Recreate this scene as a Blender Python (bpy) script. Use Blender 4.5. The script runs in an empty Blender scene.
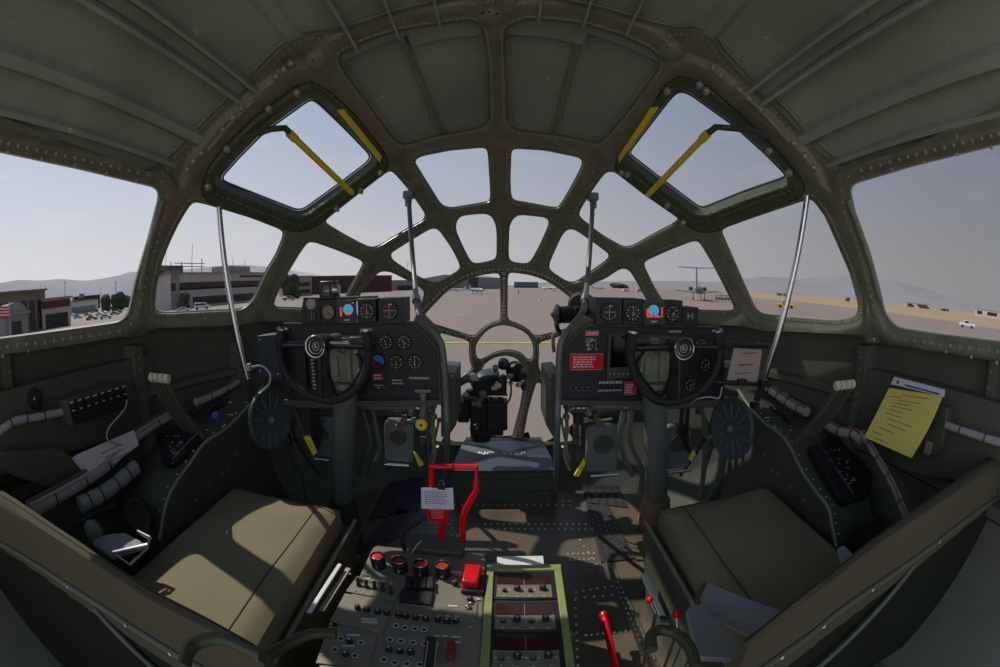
import bpy, bmesh, random
from math import *
from mathutils import Vector, Matrix, noise
from mathutils.geometry import delaunay_2d_cdt
from mathutils.kdtree import KDTree
random.seed(7)
COL = bpy.context.scene.collection
# ------------------------------------------------------------------ lens and measuring
F = 416.6667; PITCH = radians(6.7)
Z0 = -.35; FLOOR = -1.08; GND = -4.2
V = Vector
def ray(px, py):
    dx = px-500; dy = 333.5-py; r = hypot(dx, dy)
    if r < 1e-9: c = (0, 0, 1)
    else:
        th = 2*asin(min(.9999, r/(2*F))); s = sin(th)/r; c = (s*dx, s*dy, cos(th))
    return V((c[0], c[2]*cos(PITCH)+c[1]*sin(PITCH), c[1]*cos(PITCH)-c[2]*sin(PITCH)))
def P(px, py, ax, v):
    d = ray(px, py); return d*(v/d['xyz'.index(ax)])
def X(px, py, v): return P(px, py, 'x', v)
def Y(px, py, v): return P(px, py, 'y', v)
def Z(px, py, v): return P(px, py, 'z', v)
def R(y):
    if y < .3: return 1.42
    return 1.42*sqrt(max(0, 1-(min(1, (y-.3)/2.2))**2.4))
def hull(px, py, off=0.0):
    d = ray(px, py); lo = .05; hi = 6
    for i in range(34):
        m = (lo+hi)/2; y = d.y*m
        if (hypot(d.x*m, d.z*m-Z0)-R(y)+off if y < 2.49-off else 1) > 0: hi = m
        else: lo = m
    return d*lo
def hnorm(p):            # inward normal of the hull
    y = p.y; e = .01; dr = (R(min(2.45, y+e))-R(y-e))/(2*e) if y > .3 else 0
    q = V((p.x, 0, p.z-Z0)).normalized()
    return -(q+V((0, -dr, 0))).normalized()
def G(px, py): return Z(px, py, GND)
def azel(px, py):
    d = ray(px, py); return atan2(d.x, d.y), atan2(d.z, hypot(d.x, d.y))
def ztop(p, px, py):     # height reached over ground point p at picture row py
    a, e = azel(px, py); return tan(e)*hypot(p.x, p.y)
# ------------------------------------------------------------------ mesh builder
class MB:
    def __init__(s, m=None): s.v = []; s.f = []; s.fm = []; s.mats = []; s.cur = 0; s.use(m) if m else None
    def use(s, m):
        if m not in s.mats: s.mats.append(m)
        s.cur = s.mats.index(m); return s
    def add(s, vs, fs):
        n = len(s.v); s.v += [V(v) for v in vs]; s.f += [tuple(n+i for i in f) for f in fs]; s.fm += [s.cur]*len(fs); return s
    def box(s, c, d, M=None):
        c = V(c); vs = []
        for z in (-.5, .5):
            for x, y in ((-.5, -.5), (.5, -.5), (.5, .5), (-.5, .5)):
                q = V((x*d[0], y*d[1], z*d[2])); vs.append(c+(M @ q if M else q))
        return s.add(vs, [(3, 2, 1, 0), (4, 5, 6, 7), (0, 1, 5, 4), (1, 2, 6, 5), (2, 3, 7, 6), (3, 0, 4, 7)])
    def prism(s, poly, off):
        n = len(poly); off = V(off); vs = [V(p) for p in poly]+[V(p)+off for p in poly]
        return s.add(vs, [tuple(range(n))[::-1], tuple(range(n, 2*n))]+[(i, (i+1) % n, n+(i+1) % n, n+i) for i in range(n)])
    def tube(s, pts, r, n=10, smooth=0, closed=False, flat=1.0, up=None):
        pts = [V(p) for p in pts]
        if smooth: pts = crom(pts, smooth, closed)
        k = len(pts); rs = r if isinstance(r, (list, tuple)) else [r]*k
        if len(rs) != k: rs = [rs[0]+(rs[-1]-rs[0])*i/(k-1) for i in range(k)]
        vs = []; u = None
        for i, p in enumerate(pts):
            a = pts[(i-1) % k] if (closed or i > 0) else p; b = pts[(i+1) % k] if (closed or i < k-1) else p
            t = (b-a).normalized()
            if up is not None: u = (V(up)-t*V(up).dot(t)).normalized()
            elif u is None:
                u = t.orthogonal().normalized()
            else: u = (u-t*u.dot(t)).normalized()
            w = t.cross(u)
            for j in range(n):
                an = 2*pi*j/n; vs.append(p+(u*cos(an)*flat+w*sin(an))*rs[i])
        fs = []
        for i in range(k if closed else k-1):
            for j in range(n):
                a = i*n+j; b = i*n+(j+1) % n; c = ((i+1) % k)*n+(j+1) % n; d = ((i+1) % k)*n+j
                fs.append((a, b, c, d))
        if not closed: fs += [tuple(range(n))[::-1], tuple(range((k-1)*n, k*n))]
        return s.add(vs, fs)
    def cyl(s, a, b, r, r2=None, n=20): return s.tube([a, b], [r, r if r2 is None else r2], n)
    def lathe(s, o, ax, prof, n=24, M=None):
        o = V(o); ax = V(ax).normalized(); u = ax.orthogonal().normalized(); w = ax.cross(u); vs = []; k = len(prof)
        for d, r in prof:
            for j in range(n):
                an = 2*pi*j/n; vs.append(o+ax*d+(u*cos(an)+w*sin(an))*max(r, 1e-5))
        fs = [(i*n+j, i*n+(j+1) % n, (i+1)*n+(j+1) % n, (i+1)*n+j) for i in range(k-1) for j in range(n)]
        fs += [tuple(range(n))[::-1], tuple(range((k-1)*n, k*n))]
        return s.add(vs, fs)
    def ball(s, c, r, n=10, sc=(1, 1, 1)):
        c = V(c); m = n//2; vs = [c+V((0, 0, r*sc[2]))]; 
        for i in range(1, m):
            for j in range(n):
                a = pi*i/m; b = 2*pi*j/n; vs.append(c+V((sin(a)*cos(b)*sc[0], sin(a)*sin(b)*sc[1], cos(a)*sc[2]))*r)
        vs.append(c-V((0, 0, r*sc[2]))); L = len(vs)-1
        fs = [(0, 1+j, 1+(j+1) % n) for j in range(n)]
        fs += [(1+i*n+j, 1+(i+1)*n+j, 1+(i+1)*n+(j+1) % n, 1+i*n+(j+1) % n) for i in range(m-2) for j in range(n)]
        fs += [(L, 1+(m-2)*n+(j+1) % n, 1+(m-2)*n+j) for j in range(n)]
        return s.add(vs, fs)
    def rivet(s, p, n, r=.004):
        n = V(n).normalized(); u = n.orthogonal().normalized(); w = n.cross(u); p = V(p)
        a = [p+(u*cos(2*pi*j/6)+w*sin(2*pi*j/6))*r for j in range(6)]
        b = [p+n*r*.55+(u*cos(2*pi*j/6)+w*sin(2*pi*j/6))*r*.6 for j in range(6)]
        return s.add(a+b, [(j, (j+1) % 6, 6+(j+1) % 6, 6+j) for j in range(6)]+[tuple(range(6, 12))])
    def mesh(s, name, shift=V((0, 0, 0)), fix=True, ang=32):
        me = bpy.data.meshes.new(name); me.from_pydata([tuple(v-shift) for v in s.v], [], s.f)
        for m in s.mats: me.materials.append(m)
        me.polygons.foreach_set('material_index', s.fm)
        if fix:
            bm = bmesh.new(); bm.from_mesh(me); bmesh.ops.recalc_face_normals(bm, faces=bm.faces); bm.to_mesh(me); bm.free()
        me.polygons.foreach_set('use_smooth', [True]*len(me.polygons)); me.set_sharp_from_angle(angle=radians(ang)); me.update()
        return me
def crom(p, k, closed=False):
    out = []; n = len(p)
    for i in range(n if closed else n-1):
        g = (lambda j: p[j % n]) if closed else (lambda j: p[max(0, min(n-1, j))])
        a, b, c, d = g(i-1), g(i), g(i+1), g(i+2)
        for j in range(k):
            t = j/k; out.append(.5*((2*b)+(c-a)*t+(2*a-5*b+4*c-d)*t*t+(3*b-a-3*c+d)*t**3))
    if not closed: out.append(p[-1])
    return out
WL = {}
def W(o): return WL.get(o.name, V((0, 0, 0))) if o else V((0, 0, 0))
def tag(o, label=None, cat=None, group=None, kind=None):
    for k, v in (('label', label), ('category', cat), ('group', group), ('kind', kind)):
        if v: o[k] = v
    return o
def thing(name, label, cat, loc, group=None):
    o = bpy.data.objects.new(name, None); o.empty_display_size = .05; COL.objects.link(o); o.location = loc; WL[o.name] = V(loc)
    return tag(o, label, cat, group)
def islands(mb):
    par = list(range(len(mb.v)))
    def find(i):
        while par[i] != i: par[i] = par[par[i]]; i = par[i]
        return i
    for f in mb.f:
        a = find(f[0])
        for j in f[1:]: par[find(j)] = a
    out = {}
    for f, m in zip(mb.f, mb.fm):
        k = find(f[0])
        if k not in out: out[k] = (MB(), {}); out[k][0].mats = mb.mats
        n, mp = out[k]
        for j in f:
            if j not in mp: mp[j] = len(n.v); n.v.append(mb.v[j])
        n.f.append(tuple(mp[j] for j in f)); n.fm.append(m)
    return [a for a, _ in out.values()]
def part(name, mb, parent, bevel=0, label=None, fix=True, ang=32):
    if name in ('latch', 'clamp', 'cable_tie', 'valve_fitting', 'metal_fitting'):
        for q in islands(mb): o = part(name+' ', q, parent, bevel, label, fix, ang)
        return o
    name = name.strip()
    w = W(parent); me = mb.mesh(name, w, fix, ang); o = bpy.data.objects.new(name, me); COL.objects.link(o); o.parent = parent; WL[o.name] = w
    if bevel: bev(o, bevel)
    return tag(o, label)
def solo(name, mb, label=None, cat=None, group=None, kind=None, bevel=0, fix=True, ang=32, loc=None):
    if loc is None:
        lo = [min(v[i] for v in mb.v) for i in range(3)]; hi = [max(v[i] for v in mb.v) for i in range(3)]
        loc = V(((lo[0]+hi[0])/2, (lo[1]+hi[1])/2, lo[2]))
    me = mb.mesh(name, loc, fix, ang); o = bpy.data.objects.new(name, me); COL.objects.link(o); o.location = loc; WL[o.name] = V(loc)
    if bevel: bev(o, bevel)
    return tag(o, label, cat, group, kind)
def struct(name, mb, bevel=0, fix=True, ang=32): 
    o = solo(name, mb, kind='structure', bevel=bevel, fix=fix, ang=ang, loc=V((0, 0, 0))); return o
def bev(o, w):
    m = o.modifiers.new('bevel', 'BEVEL'); m.width = w; m.segments = 2; m.limit_method = 'ANGLE'; m.angle_limit = radians(40)
def inst(name, me, parent, pos, n=(0, 0, 1), up=(0, 1, 0), s=1.0, label=None):
    n = V(n).normalized(); up = V(up); y = (up-n*up.dot(n)).normalized(); x = y.cross(n)
    o = bpy.data.objects.new(name, me); COL.objects.link(o); o.parent = parent
    o.matrix_local = Matrix.Translation(V(pos)-W(parent)) @ Matrix((x, y, n)).transposed().to_4x4() @ Matrix.Scale(s, 4)
    WL[o.name] = V(pos); return tag(o, label)
def child(name, me, parent, label=None):       # same origin as its parent
    o = bpy.data.objects.new(name, me); COL.objects.link(o); o.parent = parent; WL[o.name] = W(parent); return tag(o, label)
# ------------------------------------------------------------------ materials
def mat(name, col, rough=.6, metal=0, var=.18, scale=9, bump=.0, bscale=120, chips=None, chipamt=.0, chipscale=14, emit=None, es=0, spec=.5):
    m = bpy.data.materials.new(name); m.use_nodes = True; nt = m.node_tree; N = nt.nodes; L = nt.links; b = N['Principled BSDF']
    b.inputs['Roughness'].default_value = rough; b.inputs['Metallic'].default_value = metal; b.inputs['Specular IOR Level'].default_value = spec
    c = (*col, 1)
    tc = N.new('ShaderNodeTexCoord'); out = None
    if var:
        n = N.new('ShaderNodeTexNoise'); n.inputs['Scale'].default_value = scale; n.inputs['Detail'].default_value = 5; L.new(tc.outputs['Object'], n.inputs['Vector'])
        mx = N.new('ShaderNodeMix'); mx.data_type = 'RGBA'; L.new(n.outputs['Fac'], mx.inputs['Factor'])
        mx.inputs[6].default_value = (*[x*(1-var*1.6) for x in col], 1); mx.inputs[7].default_value = (*[min(1, x*(1+var*1.6)) for x in col], 1); out = mx.outputs[2]
    if chips:
        n = N.new('ShaderNodeTexNoise'); n.inputs['Scale'].default_value = chipscale; n.inputs['Detail'].default_value = 8; n.inputs['Roughness'].default_value = .7; L.new(tc.outputs['Object'], n.inputs['Vector'])
        cr = N.new('ShaderNodeValToRGB'); cr.color_ramp.elements[0].position = chipamt; cr.color_ramp.elements[1].position = min(1, chipamt+.03); L.new(n.outputs['Fac'], cr.inputs['Fac'])
        mx = N.new('ShaderNodeMix'); mx.data_type = 'RGBA'; L.new(cr.outputs['Color'], mx.inputs['Factor'])
        if out: L.new(out, mx.inputs[6])
        else: mx.inputs[6].default_value = c
        mx.inputs[7].default_value = (*chips, 1); out = mx.outputs[2]
    if out: L.new(out, b.inputs['Base Color'])
    else: b.inputs['Base Color'].default_value = c
    if bump:
        n = N.new('ShaderNodeTexNoise'); n.inputs['Scale'].default_value = bscale; n.inputs['Detail'].default_value = 4; L.new(tc.outputs['Object'], n.inputs['Vector'])
        bp = N.new('ShaderNodeBump'); bp.inputs['Strength'].default_value = bump; bp.inputs['Distance'].default_value = .01; L.new(n.outputs['Fac'], bp.inputs['Height']); L.new(bp.outputs['Normal'], b.inputs['Normal'])
    if emit: b.inputs['Emission Color'].default_value = (*emit, 1); b.inputs['Emission Strength'].default_value = es
    m.diffuse_color = c
    return m
def sr(r, g, b):
    f = lambda c: (c/255/12.92 if c/255 <= .04045 else ((c/255+.055)/1.055)**2.4)
    return (f(r), f(g), f(b))
M = {}
M['skin'] = mat('ceiling_paint', sr(148, 160, 146), .5, var=.3, scale=2.2, bump=.06, chips=sr(200, 200, 180), chipamt=.645, chipscale=9)
M['cast'] = mat('casting_paint', sr(124, 130, 110), .42, var=.22, scale=14, bump=.12, bscale=60, chips=sr(150, 148, 122), chipamt=.69, chipscale=22)
M['lat'] = mat('nose_frame_paint', sr(118, 119, 101), .36, var=.3, scale=12, bump=.15, bscale=60, chips=sr(176, 170, 140), chipamt=.64, chipscale=26)
M['castg'] = mat('green_casting_paint', sr(78, 88, 64), .6, var=.28, scale=18, bump=.15, bscale=60, chips=sr(140, 142, 96), chipamt=.68, chipscale=25)
M['wall'] = mat('wall_paint', sr(80, 83, 72), .5, var=.2, scale=7, bump=.05, chips=sr(120, 118, 95), chipamt=.73, chipscale=18)
M['dark'] = mat('dark_green_paint', sr(72, 74, 64), .5, var=.2, scale=8, bump=.05, chips=sr(120, 118, 100), chipamt=.74, chipscale=20)
M['black'] = mat('black_paint', sr(30, 30, 33), .45, var=.15, scale=30)
M['panel'] = mat('instrument_panel_black', sr(33, 34, 42), .5, var=.1, scale=20, bump=.05, bscale=200)
M['navy'] = mat('navy_grey_paint', sr(44, 52, 66), .5, var=.1)
M['grey'] = mat('grey_green_paint', sr(100, 106, 102), .4, var=.15, scale=10, chips=sr(150, 150, 140), chipamt=.74)
M['disc'] = mat('dull_blue_grey_disc', sr(62, 74, 78), .5, var=.12, scale=9)
M['steel'] = mat('bare_steel', sr(170, 170, 172), .3, 1, var=.08, scale=40)
M['alu'] = mat('polished_aluminium', sr(215, 215, 220), .22, 1, var=.06, scale=30)
M['rivet'] = mat('rivet_metal', sr(160, 160, 142), .4, .2, var=.3, scale=60)
M['rivetb'] = mat('bright_rivet', sr(205, 205, 195), .35, .4, var=.2, scale=60)
M['yellow'] = mat('yellow_paint', sr(245, 218, 60), .4, var=.12, scale=30, chips=sr(150, 130, 60), chipamt=.72, chipscale=40)
M['red'] = mat('red_gloss_paint', sr(214, 8, 22), .28, var=.04)
M['redd'] = mat('dark_red_plastic', sr(130, 20, 28), .4, var=.1)
M['white'] = mat('white_paint', sr(215, 215, 215), .5, var=.04)
M['mark'] = mat('marking_white', sr(190, 190, 182), .6, var=0)
M['cream'] = mat('cream_dial_paint', sr(205, 198, 160), .6, var=0)
M['dial'] = mat('dial_black', sr(22, 22, 24), .5, var=0)
M['glassd'] = mat('dark_screen', sr(10, 12, 14), .1, var=0)
M['tan'] = mat('tan_dial', sr(150, 128, 112), .6, var=.1)
M['paper'] = mat('white_paper', sr(215, 214, 222), .8, var=.03)
M['ink'] = mat('grey_ink', sr(110, 108, 120), .8, var=0)
M['ypaper'] = mat('yellow_paper', sr(226, 214, 110), .8, var=.03)
M['inkb'] = mat('blue_ink', sr(70, 80, 130), .8, var=0)
M['card'] = mat('tan_card', sr(168, 154, 142), .7, var=.08)
M['cloth'] = mat('olive_canvas', sr(128, 120, 96), .92, var=.08, scale=5, bump=.25, bscale=420, spec=.15)
M['clothd'] = mat('dark_olive_canvas', sr(80, 74, 58), .92, var=.1, scale=5, bump=.25, bscale=420, spec=.15)
M['seam'] = mat('seam_thread', sr(58, 54, 46), .9, var=0)
M['boot'] = mat('tan_leather', sr(140, 118, 92), .8, var=.2, scale=14, bump=.3, bscale=50)
M['web'] = mat('grey_webbing', sr(140, 142, 142), .85, var=.08, bump=.2, bscale=300)
M['tape'] = mat('grey_white_sleeve', sr(158, 154, 156), .7, var=.1, scale=30, bump=.1)
M['tape2'] = mat('dark_tie', sr(50, 50, 54), .7, var=.1)
M['redw'] = mat('red_wire', sr(140, 62, 56), .6, var=.1)
M['rubber'] = mat('black_rubber', sr(28, 28, 28), .7, var=.15, scale=30, bump=.1)
M['olive'] = mat('olive_radio_frame', sr(140, 146, 92), .5, var=.12, scale=20, chips=sr(180, 180, 140), chipamt=.72)
M['tread'] = mat('black_tread', sr(48, 47, 48), .7, var=.2, scale=40, bump=.4, bscale=160)
M['mat2'] = mat('dimpled_mat', sr(88, 84, 84), .35, .5, var=.2, scale=30)
M['backp'] = mat('seat_back_green', sr(25, 30, 20), .85, var=.25, scale=6, chips=sr(70, 80, 50), chipamt=.76, chipscale=20, spec=.15)
M['hose'] = mat('dark_olive_tube_paint', sr(58, 62, 40), .5, var=.2, scale=14)
M['wbr'] = mat('brown_wire', sr(112, 72, 66), .6, var=.1)
M['ped'] = mat('pedestal_paint', sr(118, 112, 98), .5, var=.1, scale=25, bump=.1, bscale=200, chips=sr(170, 165, 150), chipamt=.74, chipscale=60)
M['brown'] = mat('brown_display', sr(58, 34, 26), .12, var=.1)
M['lensr'] = mat('red_lens', sr(225, 40, 30), .15, var=.1, emit=(1, .12, .06), es=.25)
M['lensd'] = mat('dull_red_lens', sr(150, 25, 35), .2, var=.1)
M['sky'] = mat('screen_sky_blue', sr(70, 160, 205), .4, var=0, emit=sr(70, 170, 215), es=.45)
M['orange'] = mat('screen_orange', sr(230, 80, 35), .4, var=0, emit=sr(235, 80, 35), es=.5)
M['blue'] = mat('blue_knob', sr(60, 120, 205), .35, var=0)
M['ball'] = mat('cream_knob', sr(205, 200, 175), .45, var=.1, scale=40)
def glass(name, T, tint=(1, 1, 1), refl=1.0):
    m = bpy.data.materials.new(name); m.use_nodes = True; nt = m.node_tree; N = nt.nodes; L = nt.links; N.clear()
    o = N.new('ShaderNodeOutputMaterial'); t = N.new('ShaderNodeBsdfTransparent'); t.inputs[0].default_value = (T*tint[0], T*tint[1], T*tint[2], 1)
    g = N.new('ShaderNodeBsdfGlossy'); g.inputs['Roughness'].default_value = .04; f = N.new('ShaderNodeFresnel'); f.inputs[0].default_value = 1.3
    x = N.new('ShaderNodeMixShader'); mm = N.new('ShaderNodeMath'); mm.operation = 'MULTIPLY'; mm.inputs[1].default_value = refl
    L.new(f.outputs[0], mm.inputs[0]); L.new(mm.outputs[0], x.inputs[0]); L.new(t.outputs[0], x.inputs[1]); L.new(g.outputs[0], x.inputs[2]); L.new(x.outputs[0], o.inputs[0]); return m
TG = .5                                           # light one pane lets through; tint added so the cabin gains on the outdoors
M['glass'] = glass('tinted_plexiglass', sqrt(TG), (1, 1, 1.0), .5)
M['lens'] = glass('clear_glass', .97, refl=.5)
# ------------------------------------------------------------------ the glazed nose, traced and carried onto the hull
def chaikin(p, it=2):
    for _ in range(it):
        q = []
        for i in range(len(p)):
            a, b = p[i], p[(i+1) % len(p)]; L = hypot(a[0]-b[0], a[1]-b[1]); k = min(.25, 3.5/max(L, 1e-6))
            q += [(a[0]+(b[0]-a[0])*k, a[1]+(b[1]-a[1])*k), (b[0]+(a[0]-b[0])*k, b[1]+(a[1]-b[1])*k)]
        p = q
    return p
def resample(p, st):
    out = []
    for i in range(len(p)):
        a, b = p[i], p[(i+1) % len(p)]; L = hypot(a[0]-b[0], a[1]-b[1])
        if L < st*.35 and out and hypot(out[-1][0]-b[0], out[-1][1]-b[1]) < st*.6: continue
        n = max(1, int(L/st+.5))
        out += [(a[0]+(b[0]-a[0])*j/n, a[1]+(b[1]-a[1])*j/n) for j in range(n)]
    return out
def inside(x, y, p):
    c = False; j = len(p)-1
    for i in range(len(p)):
        if (p[i][1] > y) != (p[j][1] > y) and x < (p[j][0]-p[i][0])*(y-p[i][1])/(p[j][1]-p[i][1])+p[i][0]: c = not c
        j = i
    return c
def tri(outer, holes, step, ring=0):
    pts = []; edges = []
    for l in [outer]+holes:
        n = len(pts); pts += l; edges += [(n+i, n+(i+1) % len(l)) for i in range(len(l))]
    if ring:
        kq = KDTree(len(pts))
        for i, q in enumerate(pts): kq.insert((q[0], q[1], 0), i)
        kq.balance(); ex = []
        for h in holes:
            n = len(h); ar = sum(h[i][0]*h[(i+1) % n][1]-h[(i+1) % n][0]*h[i][1] for i in range(n)); sg = 1 if ar > 0 else -1
            for i in range(n):
                a, b = h[i-1], h[(i+1) % n]; L = hypot(b[0]-a[0], b[1]-a[1]) or 1; x = h[i][0]+sg*(b[1]-a[1])/L*ring; y = h[i][1]-sg*(b[0]-a[0])/L*ring
                if kq.find((x, y, 0))[2] > ring*.8 and inside(x, y, outer) and not any(inside(x, y, g) for g in holes): ex.append((x, y))
        pts += ex
    nb = len(pts); kd = KDTree(nb)
    for i, q in enumerate(pts): kd.insert((q[0], q[1], 0), i)
    kd.balance()
    x0 = min(q[0] for q in outer); x1 = max(q[0] for q in outer); y0 = min(q[1] for q in outer); y1 = max(q[1] for q in outer)
    yy = y0; row = 0
    while yy < y1:
        xx = x0+(row % 2)*step/2
        while xx < x1:
            if inside(xx, yy, outer) and kd.find((xx, yy, 0))[2] > step*.55 and not any(inside(xx, yy, h) for h in holes): pts.append((xx, yy))
            xx += step
        yy += step*.866; row += 1
    v, e, f, ov, oe, of = delaunay_2d_cdt([V((a, b)) for a, b in pts], edges, [], 0, 1e-5)
    fo = []
    for t in f:
        cx = sum(v[i].x for i in t)/len(t); cy = sum(v[i].y for i in t)/len(t)
        if inside(cx, cy, outer) and not any(inside(cx, cy, h) for h in holes): fo.append(tuple(t))
    kh = KDTree(sum(len(h) for h in holes)+1); i = 0
    for h in holes:
        for q in h: kh.insert((q[0], q[1], 0), i); i += 1
    kh.insert((1e5, 1e5, 0), i); kh.balance()
    return v, fo, kh
def slab(mb, outer, holes, step, front, back, ring=0):
    """front(x,y,d) and back(x,y,d) give the 3-D point over picture position x,y that is d from the nearest opening"""
    v, f, kh = tri(outer, holes, step, ring)
    d = [kh.find((a.x, a.y, 0))[2] for a in v]
    n = len(v); vs = [front(a.x, a.y, d[i]) for i, a in enumerate(v)]+[back(a.x, a.y, d[i]) for i, a in enumerate(v)]
    cnt = {}
    for t in f:
        for i in range(len(t)):
            a, b = t[i], t[(i+1) % len(t)]
            if (b, a) in cnt: cnt.pop((b, a))
            else: cnt[(a, b)] = 1
    fs = list(f)+[tuple(n+i for i in t[::-1]) for t in f]+[(b, a, n+a, n+b) for a, b in cnt]
    mb.add(vs, fs)
PANES = [
 [(-90, 128), (0, 153), (80, 170), (155, 188), (158, 195), (148, 235), (134, 282), (127, 314), (118, 321), (60, 329), (0, 337), (-90, 345)],
 [(1090, 118), (1000, 145), (912, 167), (855, 184), (851, 190), (857, 217), (870, 250), (880, 287), (886, 314), (897, 327), (935, 333), (1000, 341), (1090, 352)],
 [(192, 201), (204, 203), (250, 217), (281, 229), (284, 234), (276, 254), (265, 272), (252, 300), (241, 309), (200, 311), (160, 313), (154, 309), (156, 285), (162, 260), (171, 238), (180, 220)],
 [(720, 229), (750, 218), (803, 200), (812, 198), (825, 215), (837, 242), (850, 272), (859, 305), (857, 317), (838, 320), (800, 317), (765, 315), (756, 310), (742, 279), (726, 242)],
 [(309, 240), (335, 249), (364, 261), (361, 268), (346, 295), (342, 307), (310, 308), (273, 307), (275, 298), (285, 277), (300, 252)],
 [(642, 262), (668, 250), (694, 240), (700, 242), (712, 262), (725, 287), (735, 308), (732, 311), (700, 310), (668, 308), (655, 289)],
 [(386, 172), (392, 170), (407, 187), (426, 214), (424, 219), (400, 232), (376, 247), (368, 247), (345, 235), (325, 223), (326, 219), (355, 196)],
 [(612, 171), (617, 173), (645, 195), (678, 216), (678, 221), (655, 233), (632, 246), (623, 247), (602, 235), (579, 217), (579, 211), (592, 190), (605, 172)],
 [(414, 161), (420, 156), (450, 150), (484, 147), (488, 150), (490, 180), (491, 199), (486, 202), (450, 208), (441, 205), (430, 187), (418, 168)],
 [(511, 148), (545, 150), (579, 157), (583, 161), (581, 168), (571, 187), (561, 204), (556, 208), (530, 203), (511, 200), (510, 180)],
 [(390, 254), (395, 250), (429, 229), (436, 228), (441, 232), (452, 248), (461, 266), (458, 271), (438, 282), (430, 282), (413, 274), (392, 260)],
 [(549, 270), (549, 263), (561, 236), (567, 229), (575, 229), (592, 241), (610, 254), (607, 260), (591, 271), (576, 282), (567, 282)],
 [(457, 219), (463, 215), (486, 213), (493, 217), (497, 228), (497, 256), (494, 260), (476, 264), (470, 261), (462, 245), (455, 229)],
 [(509, 224), (517, 214), (546, 217), (550, 222), (542, 241), (532, 260), (526, 264), (511, 262), (508, 256)],
 [(379, 271), (390, 271), (410, 281), (422, 288), (425, 294), (419, 308), (412, 326), (395, 329), (360, 322), (353, 306), (365, 286)],
 [(595, 282), (606, 278), (620, 268), (629, 269), (636, 280), (648, 302), (643, 320), (600, 326), (583, 320), (575, 302), (580, 292)],
 [(500.5, 272), (479, 275), (463, 281), (447, 290.6), (431, 307), (423, 316), (424, 321), (450, 329), (474, 336.5), (478, 332), (485, 325.7), (493, 322), (501, 320)],
 [(507.5, 272), (507, 320), (517, 323), (528, 329), (534, 336.5), (557, 331), (572, 326), (582, 318), (577, 305), (569, 296), (557, 287), (546, 280), (531.6, 275), (519, 273)],
 [(479, 339), (486.6, 330), (495.6, 325.7), (504.6, 324.4), (515, 327), (526, 332), (532.5, 341), (534, 352), (531.6, 359), (528, 360), (521, 352.7), (514, 350.5), (506, 349.5), (494, 352), (483, 357), (478.5, 360), (475.5, 355), (475, 346)],
 [(491.5, 358), (503.5, 355), (514, 356.5), (521.5, 362.5), (525, 374.5), (523, 389.5), (520, 407.5), (515.5, 424), (511, 442), (490, 442), (485, 424), (480, 400), (479, 380), (482, 366)],
 [(428, 330), (440, 332.5), (470, 340.5), (469, 350), (470, 361), (473, 369), (456, 381), (434, 398), (428, 380)],
 [(538, 342), (557, 337), (576, 331), (580, 350), (576, 402), (560, 391), (540, 372), (538, 364), (539, 352)],
 [(434, 406), (456, 389), (471, 380), (474, 400), (477, 442), (434, 442)],
 [(537, 380), (546, 388), (560, 399), (574, 410), (574, 442), (522, 442), (528, 410), (533, 392)],
]
ROOF = [[(338, 56), (366, 42), (397, 32), (440, 25), (470, 21), (482, 27), (487, 60), (489, 120), (480, 127), (440, 134), (405, 144), (396, 141), (372, 108), (345, 72)],
        [(505, 29), (525, 20), (560, 22), (582, 25), (620, 36), (650, 50), (660, 60), (657, 70), (628, 110), (603, 139), (597, 142), (560, 134), (515, 129), (508, 121)]]
HO = [[(204, 195), (202, 189), (210, 168), (230, 142), (256, 117), (296, 87), (312, 83), (326, 90), (353, 114), (385, 155), (388, 168), (372, 182), (345, 203), (315, 226), (299, 231), (288, 229), (250, 216), (210, 203)],
      [(616, 163), (632, 137), (654, 106), (665, 86), (681, 77), (708, 88), (750, 125), (789, 165), (804, 187), (801, 196), (760, 213), (721, 229), (703, 232), (692, 227), (650, 198), (616, 171)]]
HI = [[(310, 98), (318, 101), (345, 127), (372, 155), (369, 162), (340, 184), (304, 210), (296, 211), (250, 193), (222, 182), (221, 176), (240, 155), (264, 131)],
      [(678, 90), (689, 92), (735, 125), (765, 152), (787, 174), (786, 178), (745, 192), (703, 209), (697, 207), (660, 179), (628, 154), (630, 149), (650, 123), (670, 97)]]
OUT = [(-90, 82), (0, 116), (60, 140), (110, 158), (150, 172), (158, 172), (178, 155), (198, 135), (222, 110), (245, 89), (262, 70), (280, 52), (292, 40), (310, 34), (330, 35), (352, 30), (400, 14), (450, 2), (500, -4), (550, 1), (603, 12), (650, 26), (672, 31), (690, 30), (712, 38), (722, 54), (740, 73), (757, 89), (780, 110), (803, 135), (824, 155), (845, 170), (856, 166), (912, 146), (1000, 104), (1090, 66),
       (1090, 372), (1000, 362), (935, 352), (895, 346), (868, 342), (858, 335), (800, 332), (765, 331), (740, 326), (660, 322), (650, 330), (583, 334), (582, 350), (581, 400), (581, 445), (522, 447), (490, 447), (427, 445), (426, 400), (424, 350), (420, 334), (350, 332), (340, 321), (262, 322), (240, 325), (160, 328), (135, 338), (118, 337), (60, 347), (0, 355), (-90, 364)]
panes = [resample(chaikin(p), 3.2) for p in PANES]; roofs = [resample(chaikin(p), 3.2) for p in ROOF]
ho = [resample(chaikin(p), 3.2) for p in HO]; hi = [resample(chaikin(p), 3.2) for p in HI]; outl = resample(OUT, 3.5)
def sm(x): x = max(0, min(1, x)); return x*x*(3-2*x)
def fr(x, y, d):
    return hull(x, y, .014+.024*sm(d/1.6)+.012*sm((d-5)/7)-.03*sm((d-16)/10))
mb = MB(M['lat']); slab(mb, outl, panes+roofs+ho, 3.4, fr, lambda x, y, d: hull(x, y, -.006), 1.7)
mb.use(M['rivet'])
allh = panes+roofs+ho
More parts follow.
